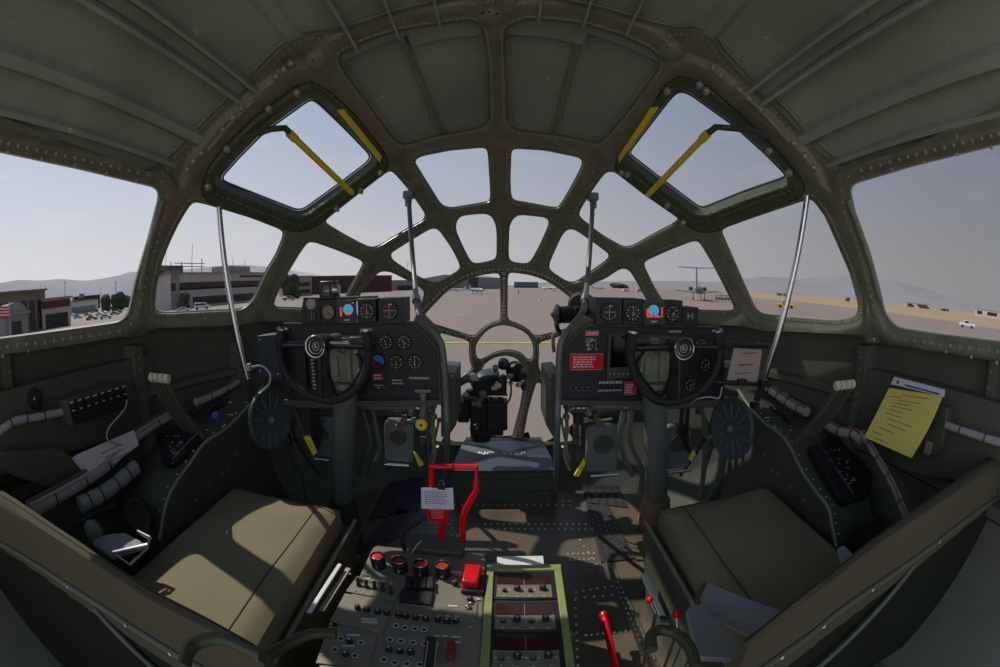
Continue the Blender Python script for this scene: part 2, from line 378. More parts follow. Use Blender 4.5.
def offset_pts(p, off, st):
    q = resample(p, st); n = len(q); area = sum(q[i][0]*q[(i+1) % n][1]-q[(i+1) % n][0]*q[i][1] for i in range(n)); s = 1 if area > 0 else -1
    o = []
    for i in range(n):
        a, b = q[i-1], q[(i+1) % n]; L = hypot(b[0]-a[0], b[1]-a[1]) or 1
        o.append((q[i][0]+s*(b[1]-a[1])/L*off, q[i][1]-s*(b[0]-a[0])/L*off))
    return o
kh = KDTree(sum(len(h) for h in allh)); i = 0
for h in allh:
    for q in h: kh.insert((q[0], q[1], 0), i); i += 1
kh.balance()
for k, h in enumerate(panes+roofs):
    big = k in (0, 1); step = 18 if big else (9 if k in (16, 17) else 7); raw = (PANES+ROOF)[k]
    mb.use(M['rivetb'] if k in (16, 17) else M['rivet'])
    for (x, y) in offset_pts(h, 11 if big else 3.6, step):
        if not inside(x, y, OUT) or any(inside(x, y, g) for g in allh) or y > 440: continue
        d = kh.find((x, y, 0))[2]
        if d < 2.2: continue
        p = fr(x, y, d); mb.rivet(p, hnorm(p), .0075 if big else (.0085 if k in (16, 17) else .0058))
struct('wall_front', mb, fix=False, ang=50)
# glazing
for k, h in enumerate(panes):
    g = MB(M['glass']); slab(g, resample(offset_pts(h, .9, 4), 4) if k != 18 else resample([(507+(x-507)*1.05, 342+(y-342)*1.05) for x, y in h], 4), [], 7, lambda x, y, d: hull(x, y, .002), lambda x, y, d: hull(x, y, -.004))
    struct('window_%d' % (k+1), g)
# green sealing lips round each pane
lip = MB(M['cast'])
for k, h in enumerate(panes):
    if k in (0, 1): continue
    ll = [hull(x, y, .016) for x, y in resample(offset_pts(h, .4, 5), 5)]
    lip.tube(ll, .0055, 6, closed=True)
struct('trim_1', lip)
# roof skin of the two solid panes, each a recessed sheet with a riveted stiffener
for k, h in enumerate(roofs):
    c = MB(M['skin']); slab(c, resample(offset_pts(h, 2, 8), 8), [], 10, lambda x, y, d: hull(x, y, -.05), lambda x, y, d: hull(x, y, -.06))
    rim = resample(offset_pts(h, .5, 5), 5); nr = len(rim); c.add([hull(x, y, .0) for x, y in rim]+[hull(x, y, -.055) for x, y in rim], [(i, (i+1) % nr, nr+(i+1) % nr, nr+i) for i in range(nr)])
    a, b = (((401, 36), (443, 137)), ((582, 28), (553, 135)))[k]
    for wd, off, mm in ((.05, .0, 'skin'), (.016, .03, 'cast')):
        c.use(M[mm]); n = 12; L = []
        for i in range(n+1):
            x = a[0]+(b[0]-a[0])*i/n; y = a[1]+(b[1]-a[1])*i/n; p = hull(x, y, off-.046); q = hull(x, y, -.05); t = V((1, 0, 0)); t = (t-hnorm(p)*t.dot(hnorm(p))).normalized()*wd/2
            L += [p-t, p+t, q+t, q-t]
        c.add(L, [(i*4+j, i*4+(j+1) % 4, i*4+4+(j+1) % 4, i*4+4+j) for i in range(n) for j in range(4)]+[(0, 1, 2, 3), (n*4+3, n*4+2, n*4+1, n*4)])
    c.use(M['rivet'])
    for i in range(22):
        x = a[0]+(b[0]-a[0])*i/21; y = a[1]+(b[1]-a[1])*i/21; p = hull(x, y, -.044)
        for s in (-1, 1): c.rivet(p+V((s*.017, 0, 0)), hnorm(p), .0045)
    for (x, y) in offset_pts(h, -5, 6): p = hull(x, y, -.05); c.rivet(p, hnorm(p), .0045)
    struct('ceiling_front_%d' % (k+1), c, fix=False)
# ------------------------------------------------------------------ hull skin behind and below the glazing
def phi(p): return atan2(p.x, p.z-Z0)
def onhull(ph, y, off=0.0): r = R(y)-off; return V((r*sin(ph), y, Z0+r*cos(ph)))
def skin(name, p0, p1, y0, y1, m, keep=None, n=40, k=30):
    s = MB(m); vs = []; 
    for i in range(n+1):
        for j in range(k+1): vs.append(onhull(p0+(p1-p0)*i/n, y0+(y1-y0)*j/k, -.006))
    w = len(vs); vs += [onhull(p0+(p1-p0)*i/n, y0+(y1-y0)*j/k, -.02) for i in range(n+1) for j in range(k+1)]
    fs = []
    for i in range(n):
        for j in range(k):
            a = i*(k+1)+j; q = (a, a+1, a+k+2, a+k+1)
            c = sum((vs[t] for t in q), V((0, 0, 0)))/4
            if keep and not keep(c): continue
            fs += [q, tuple(w+t for t in q[::-1])]
    s.add(vs, fs); return s
pt = phi(hull(0, 144)); pt2 = phi(hull(1000, 136))
cs = skin('ceiling', pt, pt2, -.6, 1.34, M['skin'], keep=lambda c: c.y < 1.09+.25*max(0, (c.z-.4)/.6))
struct('ceiling', cs, fix=False, ang=60)
def sidewall(name, sg):
    w = MB(M['wall']); n, k = 46, 60; vs = []
    for off in (-.006, -.02):
        for j in range(k+1):
            y = -.5+2.86*j/k; zt = -.09-.1*max(0, y-1.2); r = R(y)+.006; p0 = acos(max(-1, min(1, (zt-Z0)/r))); p1 = radians(183)
            for i in range(n+1): vs.append(onhull(sg*(p0+(p1-p0)*i/n), y, off))
    h = (k+1)*(n+1); fs = []
    for j in range(k):
        for i in range(n):
            q = (j*(n+1)+i, j*(n+1)+i+1, (j+1)*(n+1)+i+1, (j+1)*(n+1)+i); c = sum((vs[t] for t in q), V((0, 0, 0)))/4
            if abs(c.x) < .42 and c.y > 1.93 and c.z > -.91: continue
            fs += [q, tuple(h+t for t in q[::-1])]
    w.add(vs, fs); struct(name, w, fix=False, ang=60)
sidewall('wall_left', -1); sidewall('wall_right', 1)
TR = [2]
def trimobj(mb, **k): struct('trim_%d' % TR[0], mb, **k); TR[0] += 1
def stringer(ph, y0, y1, w, h, m='skin', riv=0, n=14, topw=None):
    """hat-section beam running fore and aft at one angle round the hull"""
    s = MB(M[m]); tw = topw or w*.5; L = []
    for i in range(n+1):
        y = y0+(y1-y0)*i/n; r = R(y)
        for off, ww in ((-.005, w), (h, tw), (h, -tw), (-.005, -w)): L.append(onhull(ph+ww/2/r, y, off))
    s.add(L, [(i*4+j, i*4+(j+1) % 4, i*4+4+(j+1) % 4, i*4+4+j) for i in range(n) for j in range(4)]+[(0, 1, 2, 3), (n*4+3, n*4+2, n*4+1, n*4)])
    if riv:
        s.use(M['rivet']); y = y0+.05
        while y < y1-.03:
            for d in riv[1:]:
                p = onhull(ph+d/R(y), y, h if abs(d) < tw/2 else 0.0); s.rivet(p, hnorm(p), .004)
            y += riv[0]
    trimobj(s, fix=True, ang=25)
for (x, y), w, h, m, rv in (((195, 136), .06, .028, 'skin', 0), ((237, 98), .024, .05, 'skin', 0), ((244, 92), .07, .014, 'skin', (.045, 0)), ((251, 85), .024, .05, 'skin', 0), ((168, 162), .03, .02, 'skin', 0),
                        ((352, 37), .022, .06, 'skin', 0), ((395, 25), .018, .05, 'skin', 0), ((438, 14), .018, .05, 'skin', 0), ((296, 40), .07, .008, 'skin', (.035, -.025, .025)),
                        ((808, 136), .06, .028, 'skin', 0), ((766, 99), .024, .05, 'skin', 0), ((759, 93), .07, .014, 'skin', (.045, 0)), ((752, 87), .024, .05, 'skin', 0), ((835, 162), .03, .02, 'skin', 0),
                        ((704, 40), .07, .008, 'skin', (.035, -.025, .025)), ((631, 22), .018, .05, 'skin', 0), ((586, 15), .018, .05, 'skin', 0), ((540, 8), .018, .05, 'skin', 0), ((490, 5), .05, .02, 'skin', (.045, -.03, .03))):
    p = hull(x, y); stringer(phi(p), -.6, p.y+.03, w, h, m, rv)
# doubler plates: rounded skin panels edged with a bead, between the stringers
for s in (-1, 1):
    for (a, b) in ((.87, .965), (.74, .83)):
        pass
# longeron above the side windows, with screw heads, and the sill rail below them
for sx in (-1, 1):
    a = hull(*((60, 165) if sx < 0 else (930, 163))); r = MB(M['rivetb'])
    for i in range(9):
        y = -.25+i*.14; q = onhull(phi(a)+sx*.0-sx*.012, y, .034); r.rivet(q, hnorm(q), .008)
    b = hull(*((60, 337) if sx < 0 else (950, 345)))
    for i in range(9):
        y = .05+i*.115; q = onhull(phi(b)+sx*.008, y, .045); r.rivet(q, hnorm(q), .007)
    trimobj(r)
# ring frames on the lower walls and a riveted stringer
def ringrib(y, p0, p1, w, h, m='wall', riv=True):
    s = MB(M[m]); L = []; n = 24
    for i in range(n+1):
        ph = p0+(p1-p0)*i/n
        for off, dy in ((-.004, -w/2), (h, -w/4), (h, w/4), (-.004, w/2)): L.append(onhull(ph, y+dy, off))
    s.add(L, [(i*4+j, i*4+(j+1) % 4, i*4+4+(j+1) % 4, i*4+4+j) for i in range(n) for j in range(4)]+[(0, 1, 2, 3), (n*4+3, n*4+2, n*4+1, n*4)])
    if riv:
        s.use(M['rivet'])
        for i in range(1, n):
            q = onhull(p0+(p1-p0)*i/n, y, h); s.rivet(q, hnorm(q), .004)
    trimobj(s)
for sx in (-1, 1):
    ringrib(1.03, sx*radians(82), sx*radians(128), .08, .05); ringrib(1.58, sx*radians(84), sx*radians(130), .06, .04); ringrib(.42, sx*radians(80), sx*radians(128), .05, .03)
    q = hull(*((215, 375) if sx < 0 else (790, 378))); stringer(phi(q), 1.05, 1.9, .05, .03, 'wall'); stringer(phi(q)+sx*.10, 1.05, 1.9, .02, .02, 'dark')
    q = hull(*((60, 470) if sx < 0 else (940, 480))); stringer(phi(q), -.4, 1.0, .07, .04, 'dark')
# ------------------------------------------------------------------ floor
M['floor'] = mat('worn_metal_floor', sr(104, 95, 80), .38, .2, var=.3, scale=6, bump=.12, bscale=240, chips=sr(150, 144, 126), chipamt=.68, chipscale=55)
fl = MB(M['floor']); fl.box((0, .74, FLOOR-.01), (2.36, 2.46, .02))
fl.use(M['rivetb'])
def frow(a, b, n, r=.0055):
    for i in range(n): p = Z(a[0]+(b[0]-a[0])*i/(n-1), a[1]+(b[1]-a[1])*i/(n-1), FLOOR); fl.rivet(p, (0, 0, 1), r)
for a, b, n in (((455, 501), (570, 501), 17), ((455, 505), (570, 505), 17), ((485, 524), (592, 524), 18), ((485, 529), (592, 529), 17), ((568, 554), (594, 553), 6), ((570, 560), (594, 559), 6), ((576, 592), (612, 586), 6), ((576, 598), (612, 595), 5), ((614, 582), (640, 640), 12), ((618, 582), (646, 640), 12), ((586, 635), (626, 631), 8), ((395, 520), (450, 524), 9), ((580, 540), (600, 570), 6), ((452, 552), (452, 520), 5), ((575, 600), (578, 665), 9)):
    frow(a, b, n)
struct('floor', fl, fix=False)
def dimples(s, q, nu, nv, h):
    s.use(M['mat2'])
    for i in range(nu):
        for j in range(nv):
            u = (i+.5)/nu; v = (j+.5+.5*(i % 2))/(nv+.5); a = q[0]+(q[1]-q[0])*u; b = q[3]+(q[2]-q[3])*u; s.rivet(a+(b-a)*v+V((0, 0, h)), (0, 0, 1), .008)
def floorpoly(name, px, h, m, label, cat, **k):
    s = MB(M[m]); qq = [Z(x, y, FLOOR+.001) for x, y in px]; s.prism(qq, (0, 0, h)); dimples(s, qq, 5, 14, h); return solo(name, s, label, cat, **k)
floorpoly('tread_plate', [(586, 505), (607, 505), (635, 559), (601, 563)], .006, 'mat2', 'dimpled metal tread plate on the floor beside the right seat', 'floor plate')
floorpoly('floor_tread_mat', [(392, 478), (424, 478), (418, 512), (368, 520)], .006, 'tread', 'black ribbed tread mat in front of the left rudder pedals', 'mat')
floorpoly('floor_tread_mat', [(582, 486), (618, 486), (628, 508), (586, 503)], .006, 'tread', 'black ribbed tread mat in front of the right rudder pedals', 'mat')
tr = MB(M['grey'])
for a, b in (((611, 562), (655, 660)), ((606, 562), (640, 655))):
    tr.tube([Z(*a, FLOOR+.004), Z(*b, FLOOR+.004)], .004, 6)
struct('trim_%d' % TR[0], tr); TR[0] += 1
pl = MB(M['mat2']); pl.prism([Z(x, y, FLOOR+.001) for x, y in ((396, 508), (428, 517), (374, 552), (362, 548))], (0, 0, .006)); dimples(pl, [Z(x, y, FLOOR+.001) for x, y in ((396, 508), (428, 517), (374, 552), (362, 548))], 5, 14, .006); solo('tread_plate', pl, 'dimpled metal plate on the floor beside the left seat, forward of the pedestal', 'floor plate')
# ------------------------------------------------------------------ overhead hatches
def hatch(k, label):
    sx = (-1, 1)[k]; o = thing('overhead_hatch', label, 'hatch', hull(*((300, 160), (705, 160))[k]), 'overhead escape hatches')
    f = MB(M['castg']); slab(f, resample(offset_pts(ho[k], .8, 4), 4), [hi[k]], 2.6, lambda x, y, d: hull(x, y, -.01+.062*sm(d/8)-.012*sm((d-11)/4)), lambda x, y, d: hull(x, y, -.03), 1.8)
    f.use(M['rivet'])
    for (x, y) in offset_pts(hi[k], 13.5, 6):
        if inside(x, y, ho[k]): p = hull(x, y, .046); f.rivet(p, hnorm(p), .004)
    part('hatch_frame', f, o, fix=False, ang=45)
    g = MB(M['glass']); slab(g, resample(offset_pts(hi[k], .8, 6), 6), [], 9, lambda x, y, d: hull(x, y, -.02), lambda x, y, d: hull(x, y, -.027)); part('glass_pane', g, o)
    bead = MB(M['grey']); bead.tube([hull(x, y, -.021) for x, y in resample(offset_pts(hi[k], -1.2, 6), 6)], .005, 6, closed=True); part('inner_bead', bead, o, label='grey sealing bead round the glass')
    pa = ((238, 143), (247, 137), (272, 129), (285, 128), (291, 134))[:] if k == 0 else ((766, 137), (757, 131), (730, 128), (716, 127), (707, 134))
    b = MB(M['castg']); b.tube([hull(*q, .075 if i else .04) for i, q in enumerate(pa)], .013, 8); 
    for q in pa[1:4]: pp = hull(*q, .09); b.rivet(pp, hnorm(pp), .006)
    part('handle_bracket', b, o)
    e = ((289, 133), (352, 193)) if k == 0 else ((708, 133), (648, 195))
    h = MB(M['yellow']); p0 = hull(*e[0], .082); p1 = hull(*e[1], .07); h.tube([p0, p1], .0135, 12); h.tube([p0, p0+(p1-p0)*.09], .017, 12); h.lathe(p1, (p1-p0), [(-.02, .013), (0, .012), (.012, .006)], 12); part('pull_rod', h, o, label='yellow pull rod')
    st = ((337, 110), (344, 109), (381, 155), (379, 161)) if k == 0 else ((659, 107), (651, 107), (619, 155), (620, 161))
    s = MB(M['yellow']); q = [hull(*t, .072) for t in st]; s.prism(q, hnorm(q[0])*.012); part('grip_strip', s, o, label='yellow painted grip strip')
    c = MB(M['rivet'])
    for t in (((296, 92), (268, 108), (226, 148), (207, 186), (380, 172), (360, 190), (336, 208)), ((668, 90), (700, 84), (707, 90), (770, 150), (790, 172), (628, 174), (622, 172), (668, 205), (684, 222)))[k]:
        p = hull(*t, .05); n = hnorm(p); c.lathe(p, n, [(0, .014), (.014, .014), (.02, .008), (.03, .007)], 10)
    part('latch', c, o)
hatch(0, 'green framed overhead hatch over the left pilot seat, with yellow rod')
hatch(1, 'green framed overhead hatch over the right pilot seat, with yellow rod')
# cast nodes and gusset plates on the main arch
nd = MB(M['cast'])
for x, y in ((318, 62), (490, 18), (670, 52)):
    p = hull(x, y, .045); nd.lathe(p, hnorm(p), [(-.02, .05), (0, .045), (.012, .03), (.016, .012)], 20)
nd.use(M['black'])
for x, y in ((313, 60), (318, 58), (483, 13), (489, 12), (497, 14), (667, 47)):
    p = hull(x, y, .055); nd.rivet(p, hnorm(p), .005)
trimobj(nd)
pk = MB(M['rivet'])
for x, y in ((275, 75), (283, 68), (290, 62), (240, 107), (232, 116), (222, 128), (200, 152), (192, 160), (186, 168), (740, 88), (750, 97), (762, 108), (714, 66), (722, 74), (795, 142), (806, 155), (815, 166)):
    p = hull(x, y, .035); n = hnorm(p); pk.lathe(p, n, [(0, .012), (.018, .012), (.024, .006)], 8)
trimobj(pk)
ac = MB(M['rivet']); arc = OUT[4:32]
cen = (500, 300)
q = []
for (a, b) in zip(arc[:-1], arc[1:]):
    L_ = hypot(b[0]-a[0], b[1]-a[1]); n_ = max(1, int(L_/6))
    for i in range(n_): q.append((a[0]+(b[0]-a[0])*i/n_, a[1]+(b[1]-a[1])*i/n_))
for x, y in q:
    L_ = hypot(x-cen[0], y-cen[1]); ux, uy = (x-cen[0])/L_, (y-cen[1])/L_
    for off, hh in ((9, -.004), (-5, .046)):
        p = hull(x+ux*off, y+uy*off, hh); ac.rivet(p, hnorm(p), .0048)
ac.use(M['cast']); ac.tube([hull(x+(x-cen[0])/60, y+(y-cen[1])/60, -.002) for x, y in q[::3]], .006, 6)
trimobj(ac)
br = MB(M['cast'])
for pts in (((254, 100), (232, 122), (208, 150)), ((735, 86), (760, 110), (790, 143)), ((163, 200), (150, 245), (140, 290)), ((848, 200), (868, 255), (880, 300))):
    br.tube([hull(x, y, .044) for x, y in pts], .012, 8, smooth=5)
trimobj(br)
# ------------------------------------------------------------------ instruments
XR, YR, ZR = V((1, 0, 0)), V((0, -1, 0)), V((0, 0, 1))     # right, toward the pilots, up
PY = 1.4
def circ(r, n=24, z=0.0): return [(r*cos(2*pi*i/n), r*sin(2*pi*i/n), z) for i in range(n)]
def needle_m(r, ang, w, m):
    b = MB(M[m]); d = V((sin(ang), cos(ang), 0)); t = V((d.y, -d.x, 0)); b.prism([t*w/2-d*r*.2, -t*w/2-d*r*.2, d*r], (0, 0, .0015)); return b
GM = {}
def gauge_mesh(kind, r):
    """local: face in XY, +Z towards the reader"""
    key = (kind, round(r, 3))
    if key in GM: return GM[key]
    b = MB(M['black']); b.lathe((0, 0, -.01), (0, 0, 1), [(0, r*1.12), (.012, r*1.12), (.0165, r*1.06), (.0165, r*1.0), (.0128, r*.98)], 28)
    b.use(M['tan' if kind == 'tan' else 'dial']); b.lathe((0, 0, .003), (0, 0, 1), [(0, r*.98), (.001, r*.97)], 28)
    z = .0045; mk = {'cream': 'cream', 'tan': 'dial', 'att': 'mark', 'cdi': 'mark', 'white': 'mark'}[kind]; b.use(M[mk])
    if kind in ('cream', 'white', 'tan'):
        for i in range(12):
            a = 2*pi*i/12; L = r*.2 if i % 2 else r*.3; d = V((sin(a), cos(a), 0)); t = V((d.y, -d.x, 0))*r*(.035 if i % 2 else .05)
            b.add([V((0, 0, z))+d*r*.92-t, V((0, 0, z))+d*r*.92+t, V((0, 0, z))+d*(r*.92-L)+t, V((0, 0, z))+d*(r*.92-L)-t], [(0, 1, 2, 3)])
        for i in range(0):
            a = 2*pi*(i+.5)/10; c = V((sin(a)*r*.55, cos(a)*r*.55, z)); q = r*.07; b.add([c+V((-q, -q*1.3, 0)), c+V((q, -q*1.3, 0)), c+V((q, q*1.3, 0)), c+V((-q, q*1.3, 0))], [(0, 1, 2, 3)])
        b.box((0, -r*.32, z), (r*.3, r*.07, .0008))
    if kind == 'cdi':
        for i in range(-2, 3):
            if i: b.lathe((i*r*.22, 0, z), (0, 0, 1), [(0, r*.05), (.0006, r*.05)], 8); b.lathe((0, i*r*.22, z), (0, 0, 1), [(0, r*.05), (.0006, r*.05)], 8)
        b.use(M['redd']); b.box((-r*.45, r*.45, z), (r*.4, r*.18, .001)); b.box((-r*.5, -r*.25, z), (r*.35, r*.12, .001))
        b.use(M['orange']); b.box((r*.15, r*.72, z), (r*.35, r*.12, .001))
        b.use(M['mark']); b.tube([V((r*.85*cos(a), r*.85*sin(a), z)) for a in [(-2.6+.2*i) for i in range(14)]], r*.025, 4)
    if kind == 'att':
        b.use(M['blue']); n = 20; b.add([(r*.9*cos(pi*i/n-.45), r*.9*sin(pi*i/n-.45)+r*.02, z) for i in range(n+1)], [tuple(range(n+1))])
        b.use(M['redd']); b.add([(r*.9*cos(pi+pi*.62*i/n-.45), r*.9*sin(pi+pi*.62*i/n-.45)-r*.02, z) for i in range(n+1)], [tuple(range(n+1))])
        b.use(M['dial']); b.box((0, 0, z+.001), (r*1.1, r*.1, .001)); b.box((0, -r*.3, z+.001), (r*.2, r*.5, .001))
    GM[key] = b.mesh('gauge'); return GM[key]
NM = {}
def gauge(parent, px, py, rpx, kind, ang=(0.6,), label=None, y=None, front=.0):
    y = PY if y is None else y; c = Y(px, py, y); r = (Y(px, py-rpx, y)-Y(px, py+rpx, y)).length/2
    g = inst('gauge', gauge_mesh(kind, r), parent, c+YR*front, YR, ZR, label=label)
    for i, a in enumerate(ang):
        k = (kind, round(r, 3), a)
        mm = 'mark' if kind in ('white', 'cdi') else ('cream' if kind == 'cream' else 'dial' if kind == 'tan' else 'mark')
        if k not in NM:
            b = needle_m(r*(.8 if i == 0 else .55), a, r*(.1 if i == 0 else .16), mm)
            if kind == 'cdi': b = MB(M['mark']); b.box((0, 0, 0), (r*.05, r*1.5, .001)); b.box((0, 0, 0), (r*1.5, r*.05, .001))
            NM[k] = b.mesh('needle', V((0, 0, -.0062)))
        n = bpy.data.objects.new('needle', NM[k]); COL.objects.link(n); n.parent = g; WL[n.name] = c
    return g
def rect(b, x0, y0, x1, y1, y, th, m):
    """upright block facing the pilots whose face covers a rectangle of the panel"""
    b.use(M[m]); a = Y(x0, y0, y); c = Y(x1, y1, y); b.box((a+c)/2+YR*th/2, (abs(c.x-a.x), th, abs(a.z-c.z))); return b
def textrows(b, x0, y0, x1, y1, y, th, m, rows, seed, fill=.55):
    rr = random.Random(seed); b.use(M[m]); a = Y(x0, y0, y); c = Y(x1, y1, y); H = a.z-c.z; Wd = c.x-a.x; h = H/rows
    for i in range(rows):
        x = a.x; z = a.z-h*(i+.5); end = a.x+Wd*(rr.uniform(.7, 1) if rows > 1 else 1)
        while x < end:
            w = min(Wd*rr.uniform(.05, .16), end-x)
            b.box((x+w/2, y-th, z), (w*.86, .0012, h*fill)); x += w+Wd*.025
def font(name, body, size, loc, n, up, m, parent=None, label=None):
    c = bpy.data.curves.new(name, 'FONT'); c.body = body; c.size = size; c.extrude = .0006; c.align_x = 'CENTER'; c.align_y = 'CENTER'; c.materials.append(M[m]); tmp = bpy.data.objects.new('t', c); COL.objects.link(tmp); bpy.context.view_layer.update(); me = bpy.data.meshes.new_from_object(tmp.evaluated_get(bpy.context.evaluated_depsgraph_get())); bpy.data.objects.remove(tmp); o = inst(name, me, parent, loc, n, up, label=label); return o
def screen(parent, x0, y0, x1, y1, y, left_tape=True, label=None):
    b = MB(M['black']); rect(b, x0, y0, x1, y1, y, .012, 'black'); a = Y(x0, y0, y-.012); c = Y(x1, y1, y-.012); W2 = (c.x-a.x); H2 = a.z-c.z; o = (a+c)/2
    b.use(M['grey']); b.tube([V((o.x+sx*W2*.46, y-.013, o.z+sz*H2*.46)) for sx, sz in ((-1, -.9), (-.9, -1), (.9, -1), (1, -.9), (1, .9), (.9, 1), (-.9, 1), (-1, .9))], .0018, 6, closed=True)
    s = part('attitude_display', b, parent, bevel=.001, label=label)
    d = MB(M['glassd']); d.box((o.x, y-.0135, o.z), (W2*.84, .001, H2*.84)); yy = y-.0148
    d.use(M['sky']); n = 16; k = .26 if left_tape else -.05
    cx = o.x+(W2*.08 if left_tape else -W2*.04); d.add([(cx+W2*.26*cos(2*pi*i/n)*(1.0), yy, o.z+H2*.08+H2*.24*max(-.75, sin(2*pi*i/n))) for i in range(n)], [tuple(range(n))])
    d.use(M['orange'])
    if left_tape: d.box((o.x-W2*.29, yy, o.z), (W2*.11, .0008, H2*.4)); d.box((cx, yy, o.z-H2*.13), (W2*.3, .0008, H2*.05))
    else: d.box((cx, yy, o.z-H2*.15), (W2*.6, .0008, H2*.09)); d.box((o.x-W2*.34, yy, o.z), (W2*.1, .0008, H2*.3)); d.box((o.x+W2*.36, yy, o.z+H2*.02), (W2*.07, .0008, H2*.42))
    d.use(M['mark']); d.box((o.x, yy, o.z-H2*.36), (W2*.3, .0008, H2*.06)); d.use(M['yellow']); d.box((cx, yy-.0006, o.z), (W2*.2, .0008, H2*.03))
    if left_tape: d.box((o.x+W2*.33, yy, o.z+H2*.36), (W2*.1, .0008, H2*.07))
    else: d.use(M['dial']); d.box((cx, yy-.0006, o.z-H2*.1), (W2*.03, .0008, H2*.2))
    part('display_screen', d, s); return s
def panelplate(b, px, y, th, m): b.use(M[m]); b.prism([Y(x, yy, y) for x, yy in px], (0, th, 0))
sw = MB(M['black']); sw.lathe((0, 0, 0), (0, 0, 1), [(0, .006), (.003, .006), (.004, .003), (.016, .0022), (.018, .001)], 10); SWM = sw.mesh('toggle_switch')
kn = MB(M['black']); kn.lathe((0, 0, 0), (0, 0, 1), [(0, .009), (.010, .008), (.012, .006)], 14); KNM = kn.mesh('knob')
def dotrow(parent, name, me, pts, y, lab=None):
    for q in pts: inst(name, me, parent, Y(q[0], q[1], y), YR, ZR, label=lab)
# left panel
t = thing('instrument_panel', 'left pilot black instrument panel behind the left control yoke', 'instrument panel', Y(350, 400, PY), 'instrument panels')
b = MB(M['panel']); panelplate(b, [(283, 323), (412, 323), (424, 334), (438, 350), (440, 400), (284, 400)], PY, .012, 'panel'); part('panel_plate', b, t, bevel=.001)
b = MB(M['dark'])
edge = [(303, 323), (412, 323), (424, 333), (438, 350), (441, 402)]
b.tube([Y(x, y, PY-.006) for x, y in edge], .007, 8); b.prism([Y(x, y, PY-.02) for x, y in ((283, 400), (441, 400), (441, 405), (283, 405))], (0, .06, 0)); part('panel_rim', b, t)
for k, (x0, y0, x1, y1) in enumerate(((303, 297.5, 319.5, 322.5), (320, 299.5, 336.5, 322.5), (357.5, 299, 376.5, 322.5), (378, 298, 403, 323.5))):
    b = MB(M['panel']); yy = PY-.02
    if k == 0: b.prism([Y(x, y, yy) for x, y in ((303.5, 297.5), (318, 297.5), (320, 302), (320, 323), (299, 323), (300, 318))], (0, .012, 0))
    else:
        b.box((Y(x0, y0, yy)+Y(x1, y1, yy))/2+V((0, .06, 0)), (abs(Y(x1, y1, yy).x-Y(x0, y0, yy).x), .12, abs(Y(x0, y0, yy).z-Y(x1, y1, yy).z)))
    part('instrument_box', b, t, bevel=.002)
b = MB(M['card']); c = Y(311, 304, PY-.0205); b.lathe(c, YR, [(0, .0195), (.002, .0195)], 24); part('blank_disc', b, t, label='pale blank disc')
gauge(t, 312, 316, 5, 'white', (.3, 1.6), y=PY-.02); gauge(t, 328.5, 312, 7, 'tan', (2.2,), y=PY-.02); gauge(t, 367, 311, 8, 'white', (.1, 2.4), y=PY-.02); gauge(t, 389.5, 310.5, 8.5, 'cdi', (0,), y=PY-.02)
screen(t, 337, 300, 357, 323, PY-.02, True, 'lit attitude display with blue sky and orange tape')
for x, y, a in ((404, 342, (-.6, 2)), (386, 342, (-.5,)), (369, 343, (1.5, .4)), (396.5, 362, (pi,)), (415, 362, (pi, .1)), (351, 343, (1.,)), (349, 362, (2.4,))): gauge(t, x, y, 7, 'cream', a)
gauge(t, 378, 361.5, 7.3, 'att', ())
def placard(parent, x0, y0, x1, y1, y, m, rows, seed, ink='white', label='red placard with white lettering', name='placard', border=True):
    b = MB(M[m]); rect(b, x0, y0, x1, y1, y, .002, m); dx = (x1-x0)*.08; dy = (y1-y0)*.12
    textrows(b, x0+dx, y0+dy, x1-dx, y1-dy, y, .0028, ink, rows, seed, .5)
    if border:
        b.use(M[ink]); a = Y(x0, y0, y-.0022); c = Y(x1, y1, y-.0022); b.tube([(a.x, a.y, a.z), (c.x, a.y, a.z), (c.x, a.y, c.z), (a.x, a.y, c.z)], .0008, 4, closed=True)
    return part(name, b, parent, label=label, ang=20)
placard(t, 360, 329, 372, 333, PY, 'red', 1, 3)
placard(t, 372.5, 372.5, 384, 381, PY, 'redd', 2, 5, label='dark red warning light panel with lettering', name='warning_light', border=False)
for i, (x0, y0, x1, y1, rw) in enumerate(((374, 384, 386, 389, 2), (392, 378.5, 405, 385, 2), (409, 375.5, 429, 380.5, 1))):
    b = MB(); rect(b, x0, y0, x1, y1, PY, .001, 'panel'); textrows(b, x0, y0, x1, y1, PY, .0018, 'mark', rw, 11+i, .45); part('label_plate', b, t, label='small black plate with white lettering')
dotrow(t, 'toggle_switch', SWM, [(376, 388), (382, 388), (395, 387), (402, 387), (366, 386), (360, 386)], PY)
dotrow(t, 'knob', KNM, [(289, 330), (292, 390), (303, 390), (428, 391), (289, 378)], PY)
bx = MB(M['glassd']); rect(bx, 296, 347, 310, 388, PY, .02, 'black'); part('radio_altimeter', bx, t, bevel=.002, label='black box with a column of lettering'); 
bx = MB(); textrows(bx, 311, 358, 317, 390, PY, .003, 'cream', 9, 8, .5); part('label_lettering', bx, t)
bx = MB(M['navy']); bx.prism([Y(x, y, 1.33) for x, y in ((257, 336), (280, 334), (282, 380), (258, 376))], (0, .09, 0)); bx.use(M['rivet'])
for q in ((260, 340), (277, 339), (260, 371), (278, 374)): bx.rivet(Y(*q, 1.33), YR, .005)
solo('junction_box', bx, 'plain navy grey box at the outer end of the left instrument panel', 'box', bevel=.003)
